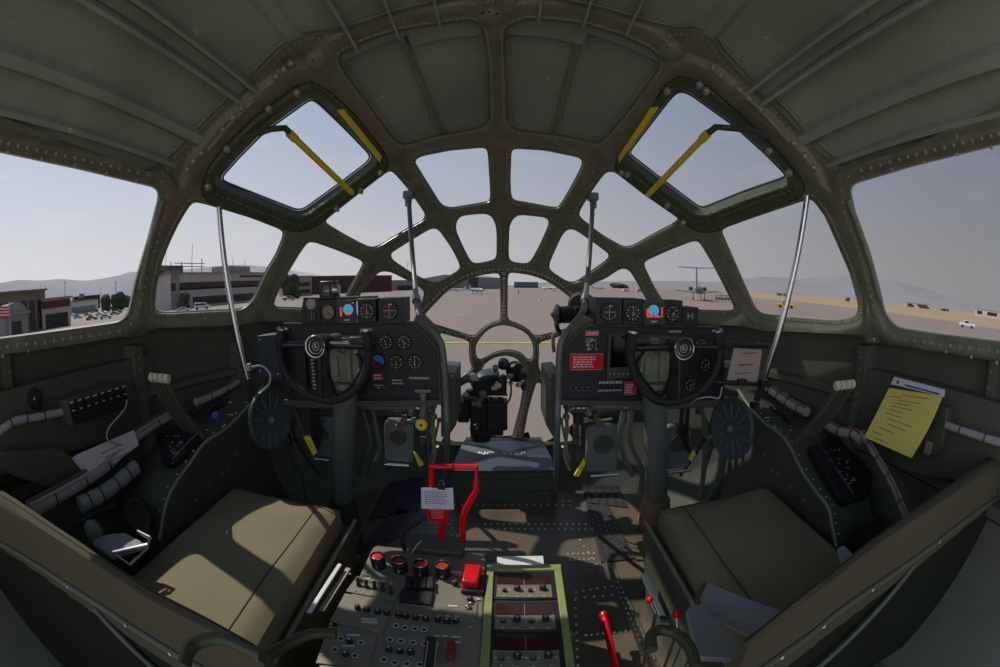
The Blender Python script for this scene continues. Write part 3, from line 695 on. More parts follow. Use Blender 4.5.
# right panel
t = thing('instrument_panel', 'right pilot black instrument panel with the big red placard', 'instrument panel', Y(640, 400, PY), 'instrument panels')
b = MB(); panelplate(b, [(585, 325), (721, 327), (724, 345), (724, 400), (562, 400), (562, 350), (576, 336)], PY, .012, 'panel'); part('panel_plate', b, t, bevel=.001)
b = MB(M['dark']); b.tube([Y(x, y, PY-.006) for x, y in ((718, 327), (588, 325), (576, 335), (563, 350), (561, 402))], .007, 8); b.prism([Y(x, y, PY-.02) for x, y in ((560, 400), (724, 400), (724, 405), (560, 405))], (0, .06, 0)); part('panel_rim', b, t)
for k, (x0, y0, x1, y1) in enumerate(((596, 298, 622, 325), (623.5, 298.5, 643.5, 325), (664.5, 300, 682, 325), (683, 307, 698, 326))):
    b = MB(M['panel']); yy = PY-.02
    b.box((Y(x0, y0, yy)+Y(x1, y1, yy))/2+V((0, .06, 0)), (abs(Y(x1, y1, yy).x-Y(x0, y0, yy).x), .12, abs(Y(x0, y0, yy).z-Y(x1, y1, yy).z))); part('instrument_box', b, t, bevel=.002)
gauge(t, 609, 312, 8.5, 'cdi', (0,), y=PY-.02); gauge(t, 632.5, 313, 8, 'cream', (.1, 2.2), y=PY-.02); gauge(t, 672.5, 313.5, 8, 'white', (.7, 2.2), y=PY-.02)
b = MB(M['mark'])
for x in (688, 692.5): b.box(Y(x, 316, PY-.022), (.0035, .002, .022))
b.box(Y(690, 316, PY-.022), (.008, .002, .003)); part('indicator_needles', b, t)
screen(t, 644, 300, 664, 325, PY-.02, False, 'lit attitude display, blue over orange')
placard(t, 585.5, 331, 598.5, 335.5, PY, 'red', 1, 4); placard(t, 570.5, 354, 602, 369.5, PY, 'red', 5, 9, label='large red placard with five lines of white lettering'); placard(t, 625, 382, 635, 394.5, PY, 'red', 6, 12, label='small upright red placard')
b = MB(M['mark']); rr = random.Random(4)
for i in range(26):
    q = Y(rr.uniform(586, 598), rr.uniform(338, 350), PY-.001); a = rr.choice((0, .8, 1.57, 2.4)); b.box(q, (.009, .001, .0022), Matrix.Rotation(a, 3, 'Y'))
part('compass_correction_marks', b, t, label='scattered white markings')
b = MB(); rect(b, 607.5, 332, 636, 377, PY, .016, 'dark'); rect(b, 611, 333.5, 632.5, 367, PY-.016, .002, 'glassd'); b.use(M['mark'])
for i in range(6): b.lathe(Y(609.5+i*4.6, 374, PY-.016), YR, [(0, .003), (.003, .0025)], 8)
part('navigation_screen', b, t, bevel=.001, label='tall switched off black screen with a row of buttons')
b = MB()
for i in range(4):
    c = Y(573+i*6, 388.5, PY-.001); b.use(M['ped']); b.tube([c+V((sin(a)*.009, 0, cos(a)*.009)) for a in [.7+i2*.4 for i2 in range(13)]], .0013, 5)
part('switch_guard', b, t)
dotrow(t, 'toggle_switch', SWM, [(573, 388), (579, 388), (585, 388), (591, 388), (601, 387), (606, 387), (611, 387), (616, 387), (621, 387)], PY)
bx = MB(); textrows(bx, 599, 380.5, 622, 384, PY, .002, 'mark', 1, 31, .6); textrows(bx, 598, 389, 622, 391.5, PY, .002, 'mark', 1, 32, .5); textrows(bx, 669, 330, 681, 333, PY, .002, 'mark', 1, 33, .6); part('label_lettering', bx, t)
for x, y in ((650, 345), (700, 345), (705, 365), (690, 385)): gauge(t, x, y, 6.5, 'cream', (1.2,))
# compass on the left glare shield, small bracket rail
t = thing('magnetic_compass', 'small black box compass standing on top of the left instrument panel', 'compass', Y(326, 299, PY))
b = MB(M['black']); c = Y(326.5, 290.5, PY-.03); b.box(c+V((0, .03, 0)), (.062, .06, .068)); part('case', b, t, bevel=.006)
b = MB(M['glassd']); b.lathe(Y(326.5, 291, PY-.031), YR, [(0, .018), (.004, .018), (.004, .013), (.001, .012)], 20); b.use(M['cream']); b.box(Y(326.5, 291, PY-.033), (.018, .001, .005)); part('dial_window', b, t)
b = MB(M['steel']); b.lathe(Y(334, 290, PY-.02), (1, 0, 0), [(0, .022), (.006, .022), (.02, .016), (.022, .008)], 16); part('side_knob', b, t)
rl = MB(M['steel']); rl.tube([Y(338, 298, PY-.02), Y(378, 296.5, PY-.02)], .004, 8); rl.use(M['black']); rl.box(Y(365, 300, PY-.02), (.09, .05, .006)); solo('glare_rail', rl, 'thin metal rail along the top edge of the left instrument panel', 'rail')
# tubes that run from the roof frame down past the panels
for px, lab in ((((408.5, 195, 'h'), (413, 262, 1.9), (416.5, 300, 1.62), (419, 314, 1.5), (428, 326, 1.42), (437, 336, 1.39), (443, 352, 1.38), (446, 400, 1.38), (447, 440, 1.40), (446, 492, 'f')), 'grey support tube running from the nose frame down the inner edge of the left panel'),
                (((593, 197, 'h'), (589, 262, 1.9), (585, 300, 1.62), (582, 313, 1.5), (571, 327, 1.42), (564, 336, 1.39), (559.5, 352, 1.38), (558, 400, 1.38), (557, 440, 1.40), (555, 500, 'f')), 'grey support tube running from the nose frame down the inner edge of the right panel')):
    t = thing('support_tube', lab, 'tube', Z(px[-1][0], px[-1][1], FLOOR), 'panel support tubes')
    pts = [hull(x, y, .03) if v == 'h' else (Z(x, y, FLOOR) if v == 'f' else Y(x, y, v)) for x, y, v in px]
    b = MB(M['grey']); b.tube(pts, .0115, 12, smooth=5); part('tube', b, t)
    b = MB(M['steel']); b.tube([pts[2]+(pts[1]-pts[2])*.06, pts[2]-(pts[1]-pts[2])*.04], .018, 12); b.tube([pts[2]+(pts[1]-pts[2])*.1, pts[2]+(pts[1]-pts[2])*.02], .015, 12); part('collar', b, t, label='bright metal clamp collar')
    b = MB(M['cast']); b.box(pts[0], (.05, .05, .04)); b.lathe(pts[0], (0, 0, -1), [(0, .02), (.06, .016)], 12); part('end_fitting', b, t, bevel=.005)
    g = MB(M['dark'])   # triangular gusset between the tube and the panel
    s = 1 if px[0][0] > 500 else -1; g.prism([Y(x, y, 1.405) for x, y in (((412, 322), (424, 314), (440, 330), (442, 352), (438, 349), (424, 334)) if s < 0 else ((596, 320), (583, 314), (566, 332), (560, 352), (563, 349), (576, 335)))], (0, .01, 0)); part('gusset', g, t)
for px, lab in ((((441, 372), (455, 373), (456, 425), (448, 437), (441, 437)), 'upright dark green side box beside the left panel, at the aisle'), (((560, 373), (547, 374), (546, 425), (553, 437), (560, 437)), 'upright dark green side box beside the right panel, at the aisle')):
    b = MB(M['dark']); b.prism([Y(x, y, 1.43) for x, y in px], (0, .22, 0)); b.use(M['rivetb'])
    for x, y in ((px[1][0]+(-3 if px[0][0] < 500 else 3), 376), (px[0][0]+(3 if px[0][0] < 500 else -3), 376)): b.rivet(Y(x, y, 1.43), YR, .004)
    solo('side_box', b, lab, 'box', 'panel side boxes', bevel=.004)
# ------------------------------------------------------------------ control yokes
def yoke(k):
    mx = (lambda x: x) if k == 0 else (lambda x: 999.5-x)
    lab = ('left pilot control yoke with black horned wheel and grey column', 'right pilot control yoke with black horned wheel, tan boot on its column')[k]
    D = 1.16; hub = Y(mx(320), 345+2*k, D); t = thing('control_yoke', lab, 'control yoke', Z(mx(343), 508, FLOOR), 'control yokes')
    rimp = [(281, 336), (279.5, 347), (281, 360), (286, 374), (296, 387), (308, 395), (325, 400), (341, 399), (355, 390), (364, 376), (368, 360), (368.5, 347), (367, 338)]
    b = MB(M['rubber']); pts = [Y(mx(x), y+2*k, D-.0) for x, y in rimp]; b.tube(pts, .0125, 12, smooth=5); part('wheel_rim', b, t)
    for j in (0, -1):
        b = MB(M['rubber']); q = pts[j]; d = (pts[j]-pts[1 if j == 0 else -2]).normalized(); b.lathe(q-d*.04, d, [(0, .012), (.01, .0175), (.05, .017), (.062, .0155), (.068, .008)], 14); 
        b.use(M['steel']); b.lathe(q+d*.02, d, [(0, .0178), (.006, .0178)], 14); part('horn_grip', b, t)
    b = MB(M['black']); b.tube([Y(mx(283), 345+2*k, D), hub+V((0, .01, 0)), Y(mx(366), 346+2*k, D)], .011, 10); b.tube([hub, Y(mx(321), 399+2*k, D)], .009, 10); part('spoke', b, t)
    b = MB(M['black']); b.lathe(hub+V((0, .05, 0)), YR, [(0, .03), (.03, .032), (.07, .034), (.085, .033), (.088, .028), (.08, .022)], 28); part('hub', b, t)
    b = MB(M['alu']); b.tube([hub+V((cos(a)*.0315, -.037, sin(a)*.0315)) for a in [2*pi*i/28 for i in range(28)]], .0035, 6, closed=True); b.tube([hub+V((cos(a)*.022, -.034, sin(a)*.022)) for a in [2*pi*i/24 for i in range(24)]], .0018, 6, closed=True)
    b.use(M['mark']); b.box(hub+V((0, -.032, -.002)), (.014, .002, .002)); b.box(hub+V((0, -.032, 0)), (.002, .002, .014)); b.lathe(hub+V((-.002, -.032, .004)), YR, [(0, .004), (.001, .003)], 10); b.tube([hub+V((cos(a)*.012, -.032, sin(a)*.012)) for a in [2*pi*i/14 for i in range(14)]], .001, 5, closed=True); part('hub_emblem', b, t, label='chrome ring and white emblem')
    top = Y(mx(346), 352, 1.33)
    b = MB(M['grey']); b.tube([hub+V((0, .05, 0)), hub+V((0, .14, -.005)), top], .026, 14); part('yoke_shaft', b, t)
    b = MB(M['cast']); cc = Y(mx(348.5), 358, 1.33); b.box(cc, (.105, .09, .15)); b.use(M['rivet'])
    for x, y in ((338, 345), (359, 345), (338, 370), (359, 370), (349, 356)): b.lathe(Y(mx(x), y, 1.285), YR, [(0, .007), (.006, .006)], 8)
    b.use(M['cast']); b.box(cc+V((.02, -.05, .0)), (.018, .02, .13)); b.box(cc+V((-.03, -.048, -.02)), (.02, .015, .07)); b.lathe(cc+V((0, -.045, .045)), YR, [(0, .022), (.015, .02), (.02, .012)], 14); b.lathe(cc+V((0, -.02, -.078)), (0, 0, -1), [(0, .05), (.02, .05), (.024, .044)], 20)
    part('gear_head', b, t, bevel=.006, label='grey green cast gear box')
    base = Z(mx(343.5), 523, FLOOR); a = Y(mx(347), 372, 1.33); bm_ = a+(base-a)*.80
    b = MB(M['grey']); b.lathe(a, (base-a), [(0, .036), (.02, .043), ((bm_-a).length*.45, .046), ((bm_-a).length, .05)], 24); part('column', b, t, label='dull grey control column')
    b = MB(M['boot'] if k else M['dark']); n = 20; vs = []; L = (base-bm_).length; ax = (base-bm_).normalized(); u = V((1, 0, 0)); w_ = ax.cross(u)
    for i in range(9):
        for j in range(24):
            an = 2*pi*j/24; r = .055+.035*i/8+.006*sin(an*5+i)+.004*sin(i*2.4); vs.append(bm_-ax*.03+ax*(L+.02)*i/8+(u*cos(an)+w_*sin(an))*r)
    b.add(vs, [(i*24+j, i*24+(j+1) % 24, (i+1)*24+(j+1) % 24, (i+1)*24+j) for i in range(8) for j in range(24)]+[tuple(range(24))[::-1], tuple(range(192, 216))]); part('column_boot', b, t, ang=60, label='tan creased leather boot' if k else 'dark canvas boot')
    b = MB(M['rubber']); q = [Y(mx(x), y, v) for x, y, v in ((356, 352, 1.2), (363, 365, 1.24), (352, 385, 1.25), (338, 396, 1.28), (331, 380, 1.24), (327, 368, 1.2))]
    b.tube(q, .006, 8, smooth=6); part('coiled_cord', b, t)
    b = MB(M['black']); b.box(Y(mx(358), 340, D), (.05, .03, .02)); b.lathe(Y(mx(366), 334, D), ZR, [(0, .008), (.012, .008), (.015, .004)], 10); part('trim_switch', b, t, bevel=.003)
yoke(0); yoke(1)
# small black switch box and silver headset plugs by each yoke
b = MB(M['tape']); b.tube([Y(x, y, v) for x, y, v in ((251, 367, 1.05), (262, 366, 1.05), (270, 374, 1.05), (269, 384, 1.05), (262, 391, 1.05))], .003, 8, smooth=6); b.box(Y(249, 367, 1.05), (.012, .014, .02)); solo('headset_cord', b, 'thin white cord looping beside the left control yoke', 'cord')
b = MB(M['tape']); b.tube([Y(x, y, v) for x, y, v in ((691, 404, 1.2), (697, 399, 1.15), (710, 397, 1.12), (719, 398, 1.1), (722, 387, 1.12))], .0028, 8, smooth=6); solo('headset_cord', b, 'thin white cord crossing above the right ribbed wheel', 'cord')
# ------------------------------------------------------------------ rudder pedals and the gear round them
def pedal(px0, py0, px1, py1, arms, lab, roll=True):
    D = 1.6; t = thing('rudder_pedal', lab, 'pedal', Y((px0+px1)/2, py1, D), 'rudder pedals')
    a = Y(px0, py0, D); c = Y(px1, py1, D-.05); w = abs(c.x-a.x); o = (a+c)/2
    b = MB(M['grey']); n = 8; poly = []
    for sx, sz, a0 in ((1, 1, 0), (-1, 1, 90), (-1, -1, 180), (1, -1, 270)):
        rr = w*.28 if sz > 0 else w*.12
        for j in range(6):
            an = radians(a0+j*18); hx = w/2-rr; hz = abs(a.z-c.z)/2-rr; zz = sz*hz+rr*sin(an); poly.append(V((o.x+sx*hx+rr*cos(an), o.y+(zz)*.18, o.z+zz)))
    b.prism(poly, (0, .03, 0)); part('pedal_pad', b, t, bevel=.006)
    b = MB(M['dark']); b.lathe(o+V((0, -.004, .02)), YR, [(0, w*.3), (.003, w*.27)], 20); part('worn_pad_centre', b, t)
    if roll:
        b = MB(M['alu']); z = c.z+.004; b.tube([V((o.x-w*.42, c.y-.03, z)), V((o.x+w*.42, c.y-.03, z))], .008, 12); part('foot_roller', b, t, label='bright metal foot bar')
    for pts in arms:
        b = MB(M['grey']); b.tube([Y(x, y, v) for x, y, v in pts], .014, 8, smooth=4, flat=.5); part('pedal_arm', b, t)
pedal(316, 417, 333, 459, [((292, 404, 1.5), (300, 425, 1.52), (316, 462, 1.55)), ((284, 404, 1.5), (290, 430, 1.55), (302, 470, 1.6), (306, 500, 1.65))], 'outboard rudder pedal of the left pilot, half hidden by the grey column')
pedal(384, 418, 413, 464, [((360, 405, 1.5), (370, 440, 1.53), (362, 462, 1.58), (360, 476, 1.62)), ((371, 405, 1.5), (380, 448, 1.53), (374, 464, 1.58), (368, 476, 1.62))], 'inboard rudder pedal of the left pilot, below the yellow knob')
pedal(587, 424, 618, 472, [((632, 403, 1.5), (630, 440, 1.53), (642, 470, 1.58), (640, 492, 1.62)), ((626, 403, 1.5), (620, 440, 1.53), (632, 476, 1.6))], 'inboard rudder pedal of the right pilot, beside the aisle')
pedal(664, 425, 690, 468, [((700, 404, 1.5), (706, 440, 1.55), (700, 500, 1.65))], 'outboard rudder pedal of the right pilot, behind the grey column')
for a, b_, lab in (((284, 404), (430, 408), 'grey cross tube carrying the left rudder pedals'), ((566, 408), (715, 404), 'grey cross tube carrying the right rudder pedals')):
    t = thing('pedal_cross_tube', lab, 'tube', Y((a[0]+b_[0])/2, 412, 1.5), 'pedal cross tubes'); b = MB(M['grey']); p, q = Y(*a, 1.5), Y(*b_, 1.5); b.tube([p, q], .013, 12); part('tube', b, t)
    b = MB(M['steel'])
    for s in ((.56, .6, .93, .97) if a[0] < 500 else (.03, .07, .1, .36)): b.tube([p+(q-p)*(s-.012), p+(q-p)*(s+.012)], .018, 12)
    part('clamp', b, t)
for px in (((303, 437), (309, 436), (317, 453), (313, 456)), ((413, 452), (417, 455), (424, 465), (419, 467)), ((584, 459), (586, 463), (579, 477), (574, 476)), ((694, 451), (696, 455), (692, 462), (689, 460))):
    b = MB(M['yellow']); b.prism([Y(x, y, 1.46) for x, y in px], (0, .012, 0)); b.use(M['steel']); b.rivet(Y((px[0][0]+px[2][0])/2, (px[0][1]+px[2][1])/2, 1.459), YR, .005)
    solo('pedal_release_lever', b, {303: 'yellow release lever by the outboard pedal left of the left column', 413: 'yellow release lever by the inboard left pilot pedal', 584: 'yellow release lever by the inboard right pilot pedal', 694: 'yellow release lever beside the column of the right pilot'}[px[0][0]], 'lever', 'yellow pedal levers', bevel=.002)
t = thing('pull_knob', 'round yellow pull knob below the inner corner of the left panel', 'knob', Y(422, 430, 1.4))
b = MB(M['yellow']); c = Y(421.5, 424.5, 1.38); b.lathe(c, YR, [(-.012, .012), (-.004, .021), (.006, .022), (.010, .018)], 24); part('knob_disc', b, t)
b = MB(M['redd']); b.lathe(c+YR*.009, YR, [(0, .006), (.004, .004)], 12); part('centre_cap', b, t, label='red centre cap')
b = MB(M['cast']); b.cyl(c, c+V((0, .12, 0)), .007); b.tube([Y(423, 392, 1.38), Y(424, 407, 1.40), Y(422, 416, 1.41)], .012, 8); b.tube([Y(415, 391, 1.38), Y(431, 391, 1.38)], .007, 8); part('shaft', b, t)
# linkages beside the panels, hoses under them
rr = random.Random(12)
for s, lab in ((-1, 'tangle of thin control rods and cables under the left instrument panel'), (1, 'tangle of thin control rods and cables under the right instrument panel')):
    t = thing('control_linkage', lab, 'control linkage', Y(500+s*70, 460, 1.55))
    fx = lambda x: x if s > 0 else 1000-x
    for j, (pts, m, r) in enumerate(((((566, 405), (567, 430), (565, 455), (570, 470)), 'cast', .007), (((572, 402), (574, 425), (571, 460)), 'steel', .004), (((578, 405), (577, 440), (580, 462)), 'dark', .008), (((561, 420), (566, 444), (570, 462)), 'boot', .005),
                          (((592, 409), (600, 412), (610, 411)), 'wbr', .005), (((596, 418), (600, 424), (604, 426)), 'wbr', .007), (((586, 420), (598, 421), (612, 419)), 'cast', .006), (((645, 410), (652, 440), (650, 480)), 'dark', .012), (((700, 410), (712, 440), (704, 470)), 'dark', .01), (((715, 405), (704, 440), (680, 476)), 'rubber', .006), (((683, 402), (681, 430), (684, 450)), 'rubber', .008), (((688, 404), (686, 440), (690, 452)), 'rubber', .008))):
        b = MB(M[m]); cc_ = crom([Y(fx(x), y, 1.55+.02*j % .1) for x, y in pts], 16 if m == 'rubber' else 4); b.tube(cc_, [r*(1.5 if i % 2 else 1) for i in range(len(cc_))] if m == 'rubber' else r, 8)
        for q in pts[:2]: b.box(Y(fx(q[0]), q[1], 1.55), (r*3, r*2.4, r*3.4))
        part('control_rod', b, t)
    b = MB(M['dark']); b.box(Y(fx(620), 415, 1.72), (.42, .03, .07)); b.box(Y(fx(600), 412, 1.66), (.24, .05, .03)); part('cross_plate', b, t, bevel=.004)
    b = MB(M['cast'])
    for x, y in ((568, 398), (574, 398), (569, 408), (566, 416), (588, 412)): b.lathe(Y(fx(x), y, 1.47), YR, [(0, .013), (.02, .012), (.03, .006)], 10)
    part('valve_fitting', b, t)
# ribbed trim wheels by the consoles
for s, (cx, cy) in ((-1, (271, 420)), (1, (731, 429))):
    n = V((-s*.97, -.22, .05)).normalized(); c = X(cx, cy, s*.86); t = thing('trim_wheel', 'grey blue ribbed trim wheel beside the %s' % ('left seat console' if s < 0 else 'right seat console'), 'wheel', c-V((0, 0, .12)), 'trim wheels')
    b = MB(M['disc']); b.lathe(c, n, [(-.02, .02), (-.018, .112), (-.012, .118), (.0, .118), (.004, .112), (.0, .104), (.0, .02), (.006, .016)], 40); part('disc', b, t)
    b = MB(M['grey']); u = n.orthogonal().normalized(); w_ = n.cross(u)
    for i in range(13):
        a = 2*pi*(i+.3)/13; d = u*cos(a)+w_*sin(a); b.tube([c+d*.045+n*.0015, c+d*.1+n*.0015], .0022, 6)
    part('spoke_lines', b, t, label='pale radial ribs')
    b = MB(M['cast']); b.lathe(c+n*.002, n, [(0, .014), (.008, .013), (.012, .006)], 16); b.cyl(c, c-n*.1, .012); part('hub', b, t)
# ------------------------------------------------------------------ side consoles with throttle levers
def console(s):
    XI = s*1.03; XO = s*1.27
    pr = [(262, 388), (250, 404), (229, 427), (205, 443), (190, 464), (172, 490), (164, 514), (160, 540)] if s < 0 else [(738, 390), (750, 408), (764, 423), (777, 432), (788, 444), (802, 472), (816, 492), (828, 508), (832, 526), (836, 548)]
    q = [X(x, y, XI) for x, y in pr]; lab = 'dark side console with throttle levers outboard of the %s seat' % ('left' if s < 0 else 'right')
    t = thing('side_console', lab, 'console', V((s*1.1, .95, FLOOR)), 'side consoles')
    b = MB(M['dark']); b.prism([V((XI, p.y, p.z)) for p in q]+[V((XI, q[-1].y, FLOOR+.001)), V((XI, q[0].y, FLOOR+.001))], (XO-XI, 0, 0)); part('body', b, t, bevel=.01)
    b = MB(M['cast']); b.tube([p+V((-s*.0, 0, .002)) for p in q], .006, 8, smooth=3); b.use(M['rivetb'])
    for i in range(1, len(q)-1):
        for f in (0, .5): p = q[i]+(q[i+1]-q[i])*f; b.rivet(p+V((s*.02, 0, .006)), V((0, -.3, 1)), .004)
    part('edge_bead', b, t)
    def top(px, py, up=.0):                     # where a sight line meets the sloping console top
        d = ray(px, py); best = None
        for i in range(len(q)-1):
            a, c = q[i], q[i+1]; nn = V((0, -(a.z-c.z), a.y-c.y)); 
            den = d.dot(nn)
            if abs(den) < 1e-6: continue
            tt = a.dot(nn)/den; h = d*tt
            if min(a.y, c.y)-.03 <= h.y <= max(a.y, c.y)+.03 and s*h.x > abs(XI)-.05: best = (h, nn.normalized() if nn.z > 0 else -nn.normalized())
        if best is None:
            h = X(px, py, s*1.12); return h, V((0, -.6, .8))
        return best
    mx = (lambda x: x) if s < 0 else (lambda x: 1000-x)
    # levers
    kn0 = (166, 380) if s < 0 else (838, 387); bs = (203, 432) if s < 0 else (796, 436)
    for i in range(4):
        x = s*(1.045+.028*i); a = X(*bs, s*1.045); k0 = X(*kn0, s*1.045); a = V((x, a.y, a.z-.02)); k = V((x, k0.y, k0.z))
        b = MB(M['wall']); b.tube([a, a+(k-a)*.5+V((0, -.012, .004)), k], .012, 8, smooth=4, flat=.35, up=(1, 0, 0)); L = part('throttle_lever', b, t)
        b = MB(M['ball']); b.lathe(k+V((-s*.016, 0, .004)), V((s, 0, 0)), [(0, .010), (.004, .0155), (.016, .0155), (.021, .010)], 16); part('lever_knob', b, L, label='cream lever knob')
    # slots and switch box
    b = MB(M['black'])
    for i in range(4):
        u, n1 = top(*( (208+i*5, 416-i*3) if s < 0 else (790-i*5, 424-i*3))); b.box(u, (.012, .10, .004), Matrix.Rotation(.5, 3, 'X'))
    part('lever_slot', b, t)
    p4 = [(160, 440), (186, 436), (203, 443), (176, 470), (165, 468)] if s < 0 else [(806, 452), (832, 440), (868, 478), (866, 500), (840, 508), (836, 505)]
    pp = [top(*z)[0] for z in p4]; nn = top(*p4[0])[1]; b = MB(M['black']); b.prism([p+nn*.001 for p in pp], nn*.03); part('switch_box', b, t, bevel=.004)
    rr = random.Random(3)
    cen = sum(pp, V((0, 0, 0)))/len(pp)
    for i in range(9):
        w1 = rr.random(); w2 = rr.random(); p = pp[0]+(pp[1]-pp[0])*w1*.8+(pp[-1]-pp[0])*w2*.8; p = p+(cen-p)*.25+nn*.031
        inst('toggle_switch' if i % 2 else 'knob', SWM if i % 2 else KNM, t, p, nn, (0, 1, 0))
    b = MB(M['mark'])
    for i in range(16):
        p = pp[0]+(pp[1]-pp[0])*rr.random()+(pp[-1]-pp[0])*rr.random(); p = p+(cen-p)*.3+nn*.0315; b.box(p, (.010, .004, .002))
    for i in range(10): u_, n_ = top(*((196+rr.uniform(0, 40), 432-rr.uniform(0, 30)) if s < 0 else (802-rr.uniform(0, 40), 432-rr.uniform(0, 25)))); b.box(u_+n_*.001, (.012, .005, .003))
    part('label_lettering', b, t)
    b = MB(M['steel']); e = ((201, 440), (177, 466)) if s < 0 else ((812, 446), (848, 500)); b.tube([top(*e[0])[0]+nn*.034, top(*e[1])[0]+nn*.034], .003, 6); part('hinge_rod', b, t)
    if s < 0: b = MB(M['blue']); u, n1 = top(217, 421); b.lathe(u, n1, [(0, .006), (.02, .006), (.022, .015), (.034, .016), (.04, .01)], 16); part('mixture_knob', b, t, label='bright blue knob')
    e = (138, 516) if s < 0 else (867, 536); c = X(*e, s*1.06); b = MB(M['rubber']); n1 = V((-s*.75, -.6, .3)).normalized(); b.lathe(c, n1, [(-.06, .05), (0, .052), (.012, .046), (.006, .036), (.004, .012), (.012, .01)], 28); part('oxygen_regulator', b, t, label='round black ribbed fitting')
    b = MB(M['rivetb'])
    for x, y in ((235, 455), (228, 470), (210, 486), (222, 474), (240, 440), (196, 500), (190, 520), (236, 492)):
        b.rivet(X(mx(x), y, XI-s*.001), V((-s, 0, 0)), .0035)
    part('side_rivet', b, t)
console(-1); console(1)
# ------------------------------------------------------------------ cable runs
def bundle(name, pts, r, m, lab, ties=6, wires=(), grp='cable runs'):
    c = crom(pts, 8); rr_ = r if isinstance(r, list) else [r, r]; r = rr_[0]; R_ = [rr_[0]+(rr_[1]-rr_[0])*i/(len(c)-1)+.0006*sin(i*1.7) for i in range(len(c))]; t = thing(name, lab, 'cable', pts[0]-V((0, 0, r)), grp); b = MB(M[m]); b.tube(c, R_, 12); part('sleeve', b, t)
    b = MB(M['tape2'])
    for i in range(1, ties+1):
        j = int(i*len(c)/(ties+1)); d = (c[min(j+1, len(c)-1)]-c[j-1]).normalized(); b.tube([c[j]-d*.003, c[j]+d*.003], R_[j]*1.08, 12)
    part('cable_tie', b, t)
    for o, mm in wires: b = MB(M[mm]); b.tube([p+V(o)*r for p in c], r*.2, 6); part('wire', b, t)
bundle('cable_bundle', [X(30, 510, -1.2), X(70, 488, -1.22), X(107, 464, -1.22), X(140, 433, -1.24), X(180, 410, -1.25)], [.026, .018], 'tape', 'thick grey wrapped cable bundle rising along the left wall', 5, (((.3, 0, 1), 'wbr'), ((.75, 0, .7), 'tape')))
bundle('cable_bundle', [X(196, 402, -1.2), X(215, 394, -1.2), X(235, 383, -1.2), X(254, 368, -1.2)], .017, 'tape', 'short grey cable bundle behind the left throttle levers', 3, (((.5, 0, .9), 'wbr'),))
bundle('cable_bundle', [X(80, 505, -1.2), X(108, 490, -1.2), X(136, 467, -1.2)], .026, 'web', 'lower pale wrapped duct beneath the thick bundle at the left wall', 4)  # greyer than the other sleeves: its shade is put into the colour
bundle('cable_bundle', [X(0, 431, -1.3), X(16, 421, -1.3), X(38, 417, -1.3), X(62, 412, -1.3)], .012, 'tape', 'thin white cable run leading into the left switch box', 3)
bundle('cable_bundle', [X(763, 384, 1.15), X(775, 393, 1.18), X(790, 403, 1.2), X(807, 412, 1.2)], .02, 'tape', 'white wrapped cable bundle forward of the right throttle levers', 4, (((-.5, 0, .9), 'redw'),))
bundle('cable_bundle', [X(825, 423, 1.24), X(840, 431, 1.24), X(853, 433, 1.24), X(862, 440, 1.24)], .02, 'tape', 'short white cable bundle just aft of the right throttle levers', 2, (((-.5, 0, .9), 'redw'),))
bundle('cable_bundle', [X(862, 432, 1.22), X(874, 452, 1.22), X(890, 480, 1.2), X(908, 522, 1.15)], .012, 'tape', 'pale wire run with a red wire dropping beside the right console', 4, (((-.7, 0, .9), 'redw'),))
bundle('cable_bundle', [X(943, 424, 1.3), X(960, 430, 1.3), X(985, 438, 1.3), X(1015, 446, 1.3), X(1060, 455, 1.3)], .012, 'tape', 'thin white cable run aft of the yellow notepad on the right wall', 3)
# ------------------------------------------------------------------ boxes on the side walls
for s, px in ((-1, [(-70, 412), (0, 393), (147, 355), (152, 358), (153, 428), (110, 440), (-70, 500)]), (1, [(857, 365), (1000, 404), (1070, 424), (1070, 500), (900, 470), (857, 440)])):
    b = MB(M['wall']); b.prism([X(x, y, s*1.335) for x, y in px], (s*.09, 0, 0)); b.use(M['rivetb'])
    b.rivet(X(*((143, 362) if s < 0 else (862, 371)), s*1.334), V((-s, 0, 0)), .005)
    solo('wall_locker', b, 'flat dark green locker panel standing off the %s wall' % ('left' if s < 0 else 'right'), 'panel', 'wall lockers', bevel=.004)
t = thing('switch_box', 'black switch box with two rows of toggles on the left wall', 'switch box', X(98, 425, -1.3))
q = [X(x, y, -1.24) for x, y in ((66, 401), (127, 383), (129, 408), (72, 427))]; b = MB(M['dark']); b.prism(q, (-.09, 0, 0)); part('case', b, t, bevel=.003)
b = MB(M['black']); cc = sum(q, V())/4; b.prism([cc+(p-cc)*.93+V((.001, 0, 0)) for p in q], (.002, 0, 0)); part('face', b, t)
for i in range(8):
    f = (i+.6)/8.2
    for g_, kk in ((.24, 1), (.62, 0)):
        if kk or i in (0, 3, 5): p = q[0]+(q[1]-q[0])*f+(q[3]-q[0])*g_; inst('toggle_switch', SWM, t, p+V((.003, 0, 0)), (1, 0, .2), (0, 1, 0)); 
b = MB(M['mark'])
for i in range(8): p = q[0]+(q[1]-q[0])*(i+.6)/8.2+(q[3]-q[0])*.1; b.box(p+V((.004, 0, 0)), (.001, .018, .005)); p = q[0]+(q[1]-q[0])*(i+.6)/8.2+(q[3]-q[0])*.42; b.box(p+V((.004, 0, 0)), (.001, .012, .004))
part('label_lettering', b, t)
b = MB(M['tape2']); b.tube([X(127, 400, -1.2), X(124, 410, -1.18), X(109, 428, -1.18), X(108, 440, -1.18), X(122, 445, -1.18)], .003, 6, smooth=6); b.mats[0] = M['tape']; part('lead', b, t, label='thin pale lead')
t = thing('dimmer_knob', 'single round black knob on the left wall locker, beside the switch box', 'knob', X(35, 404, -1.32))
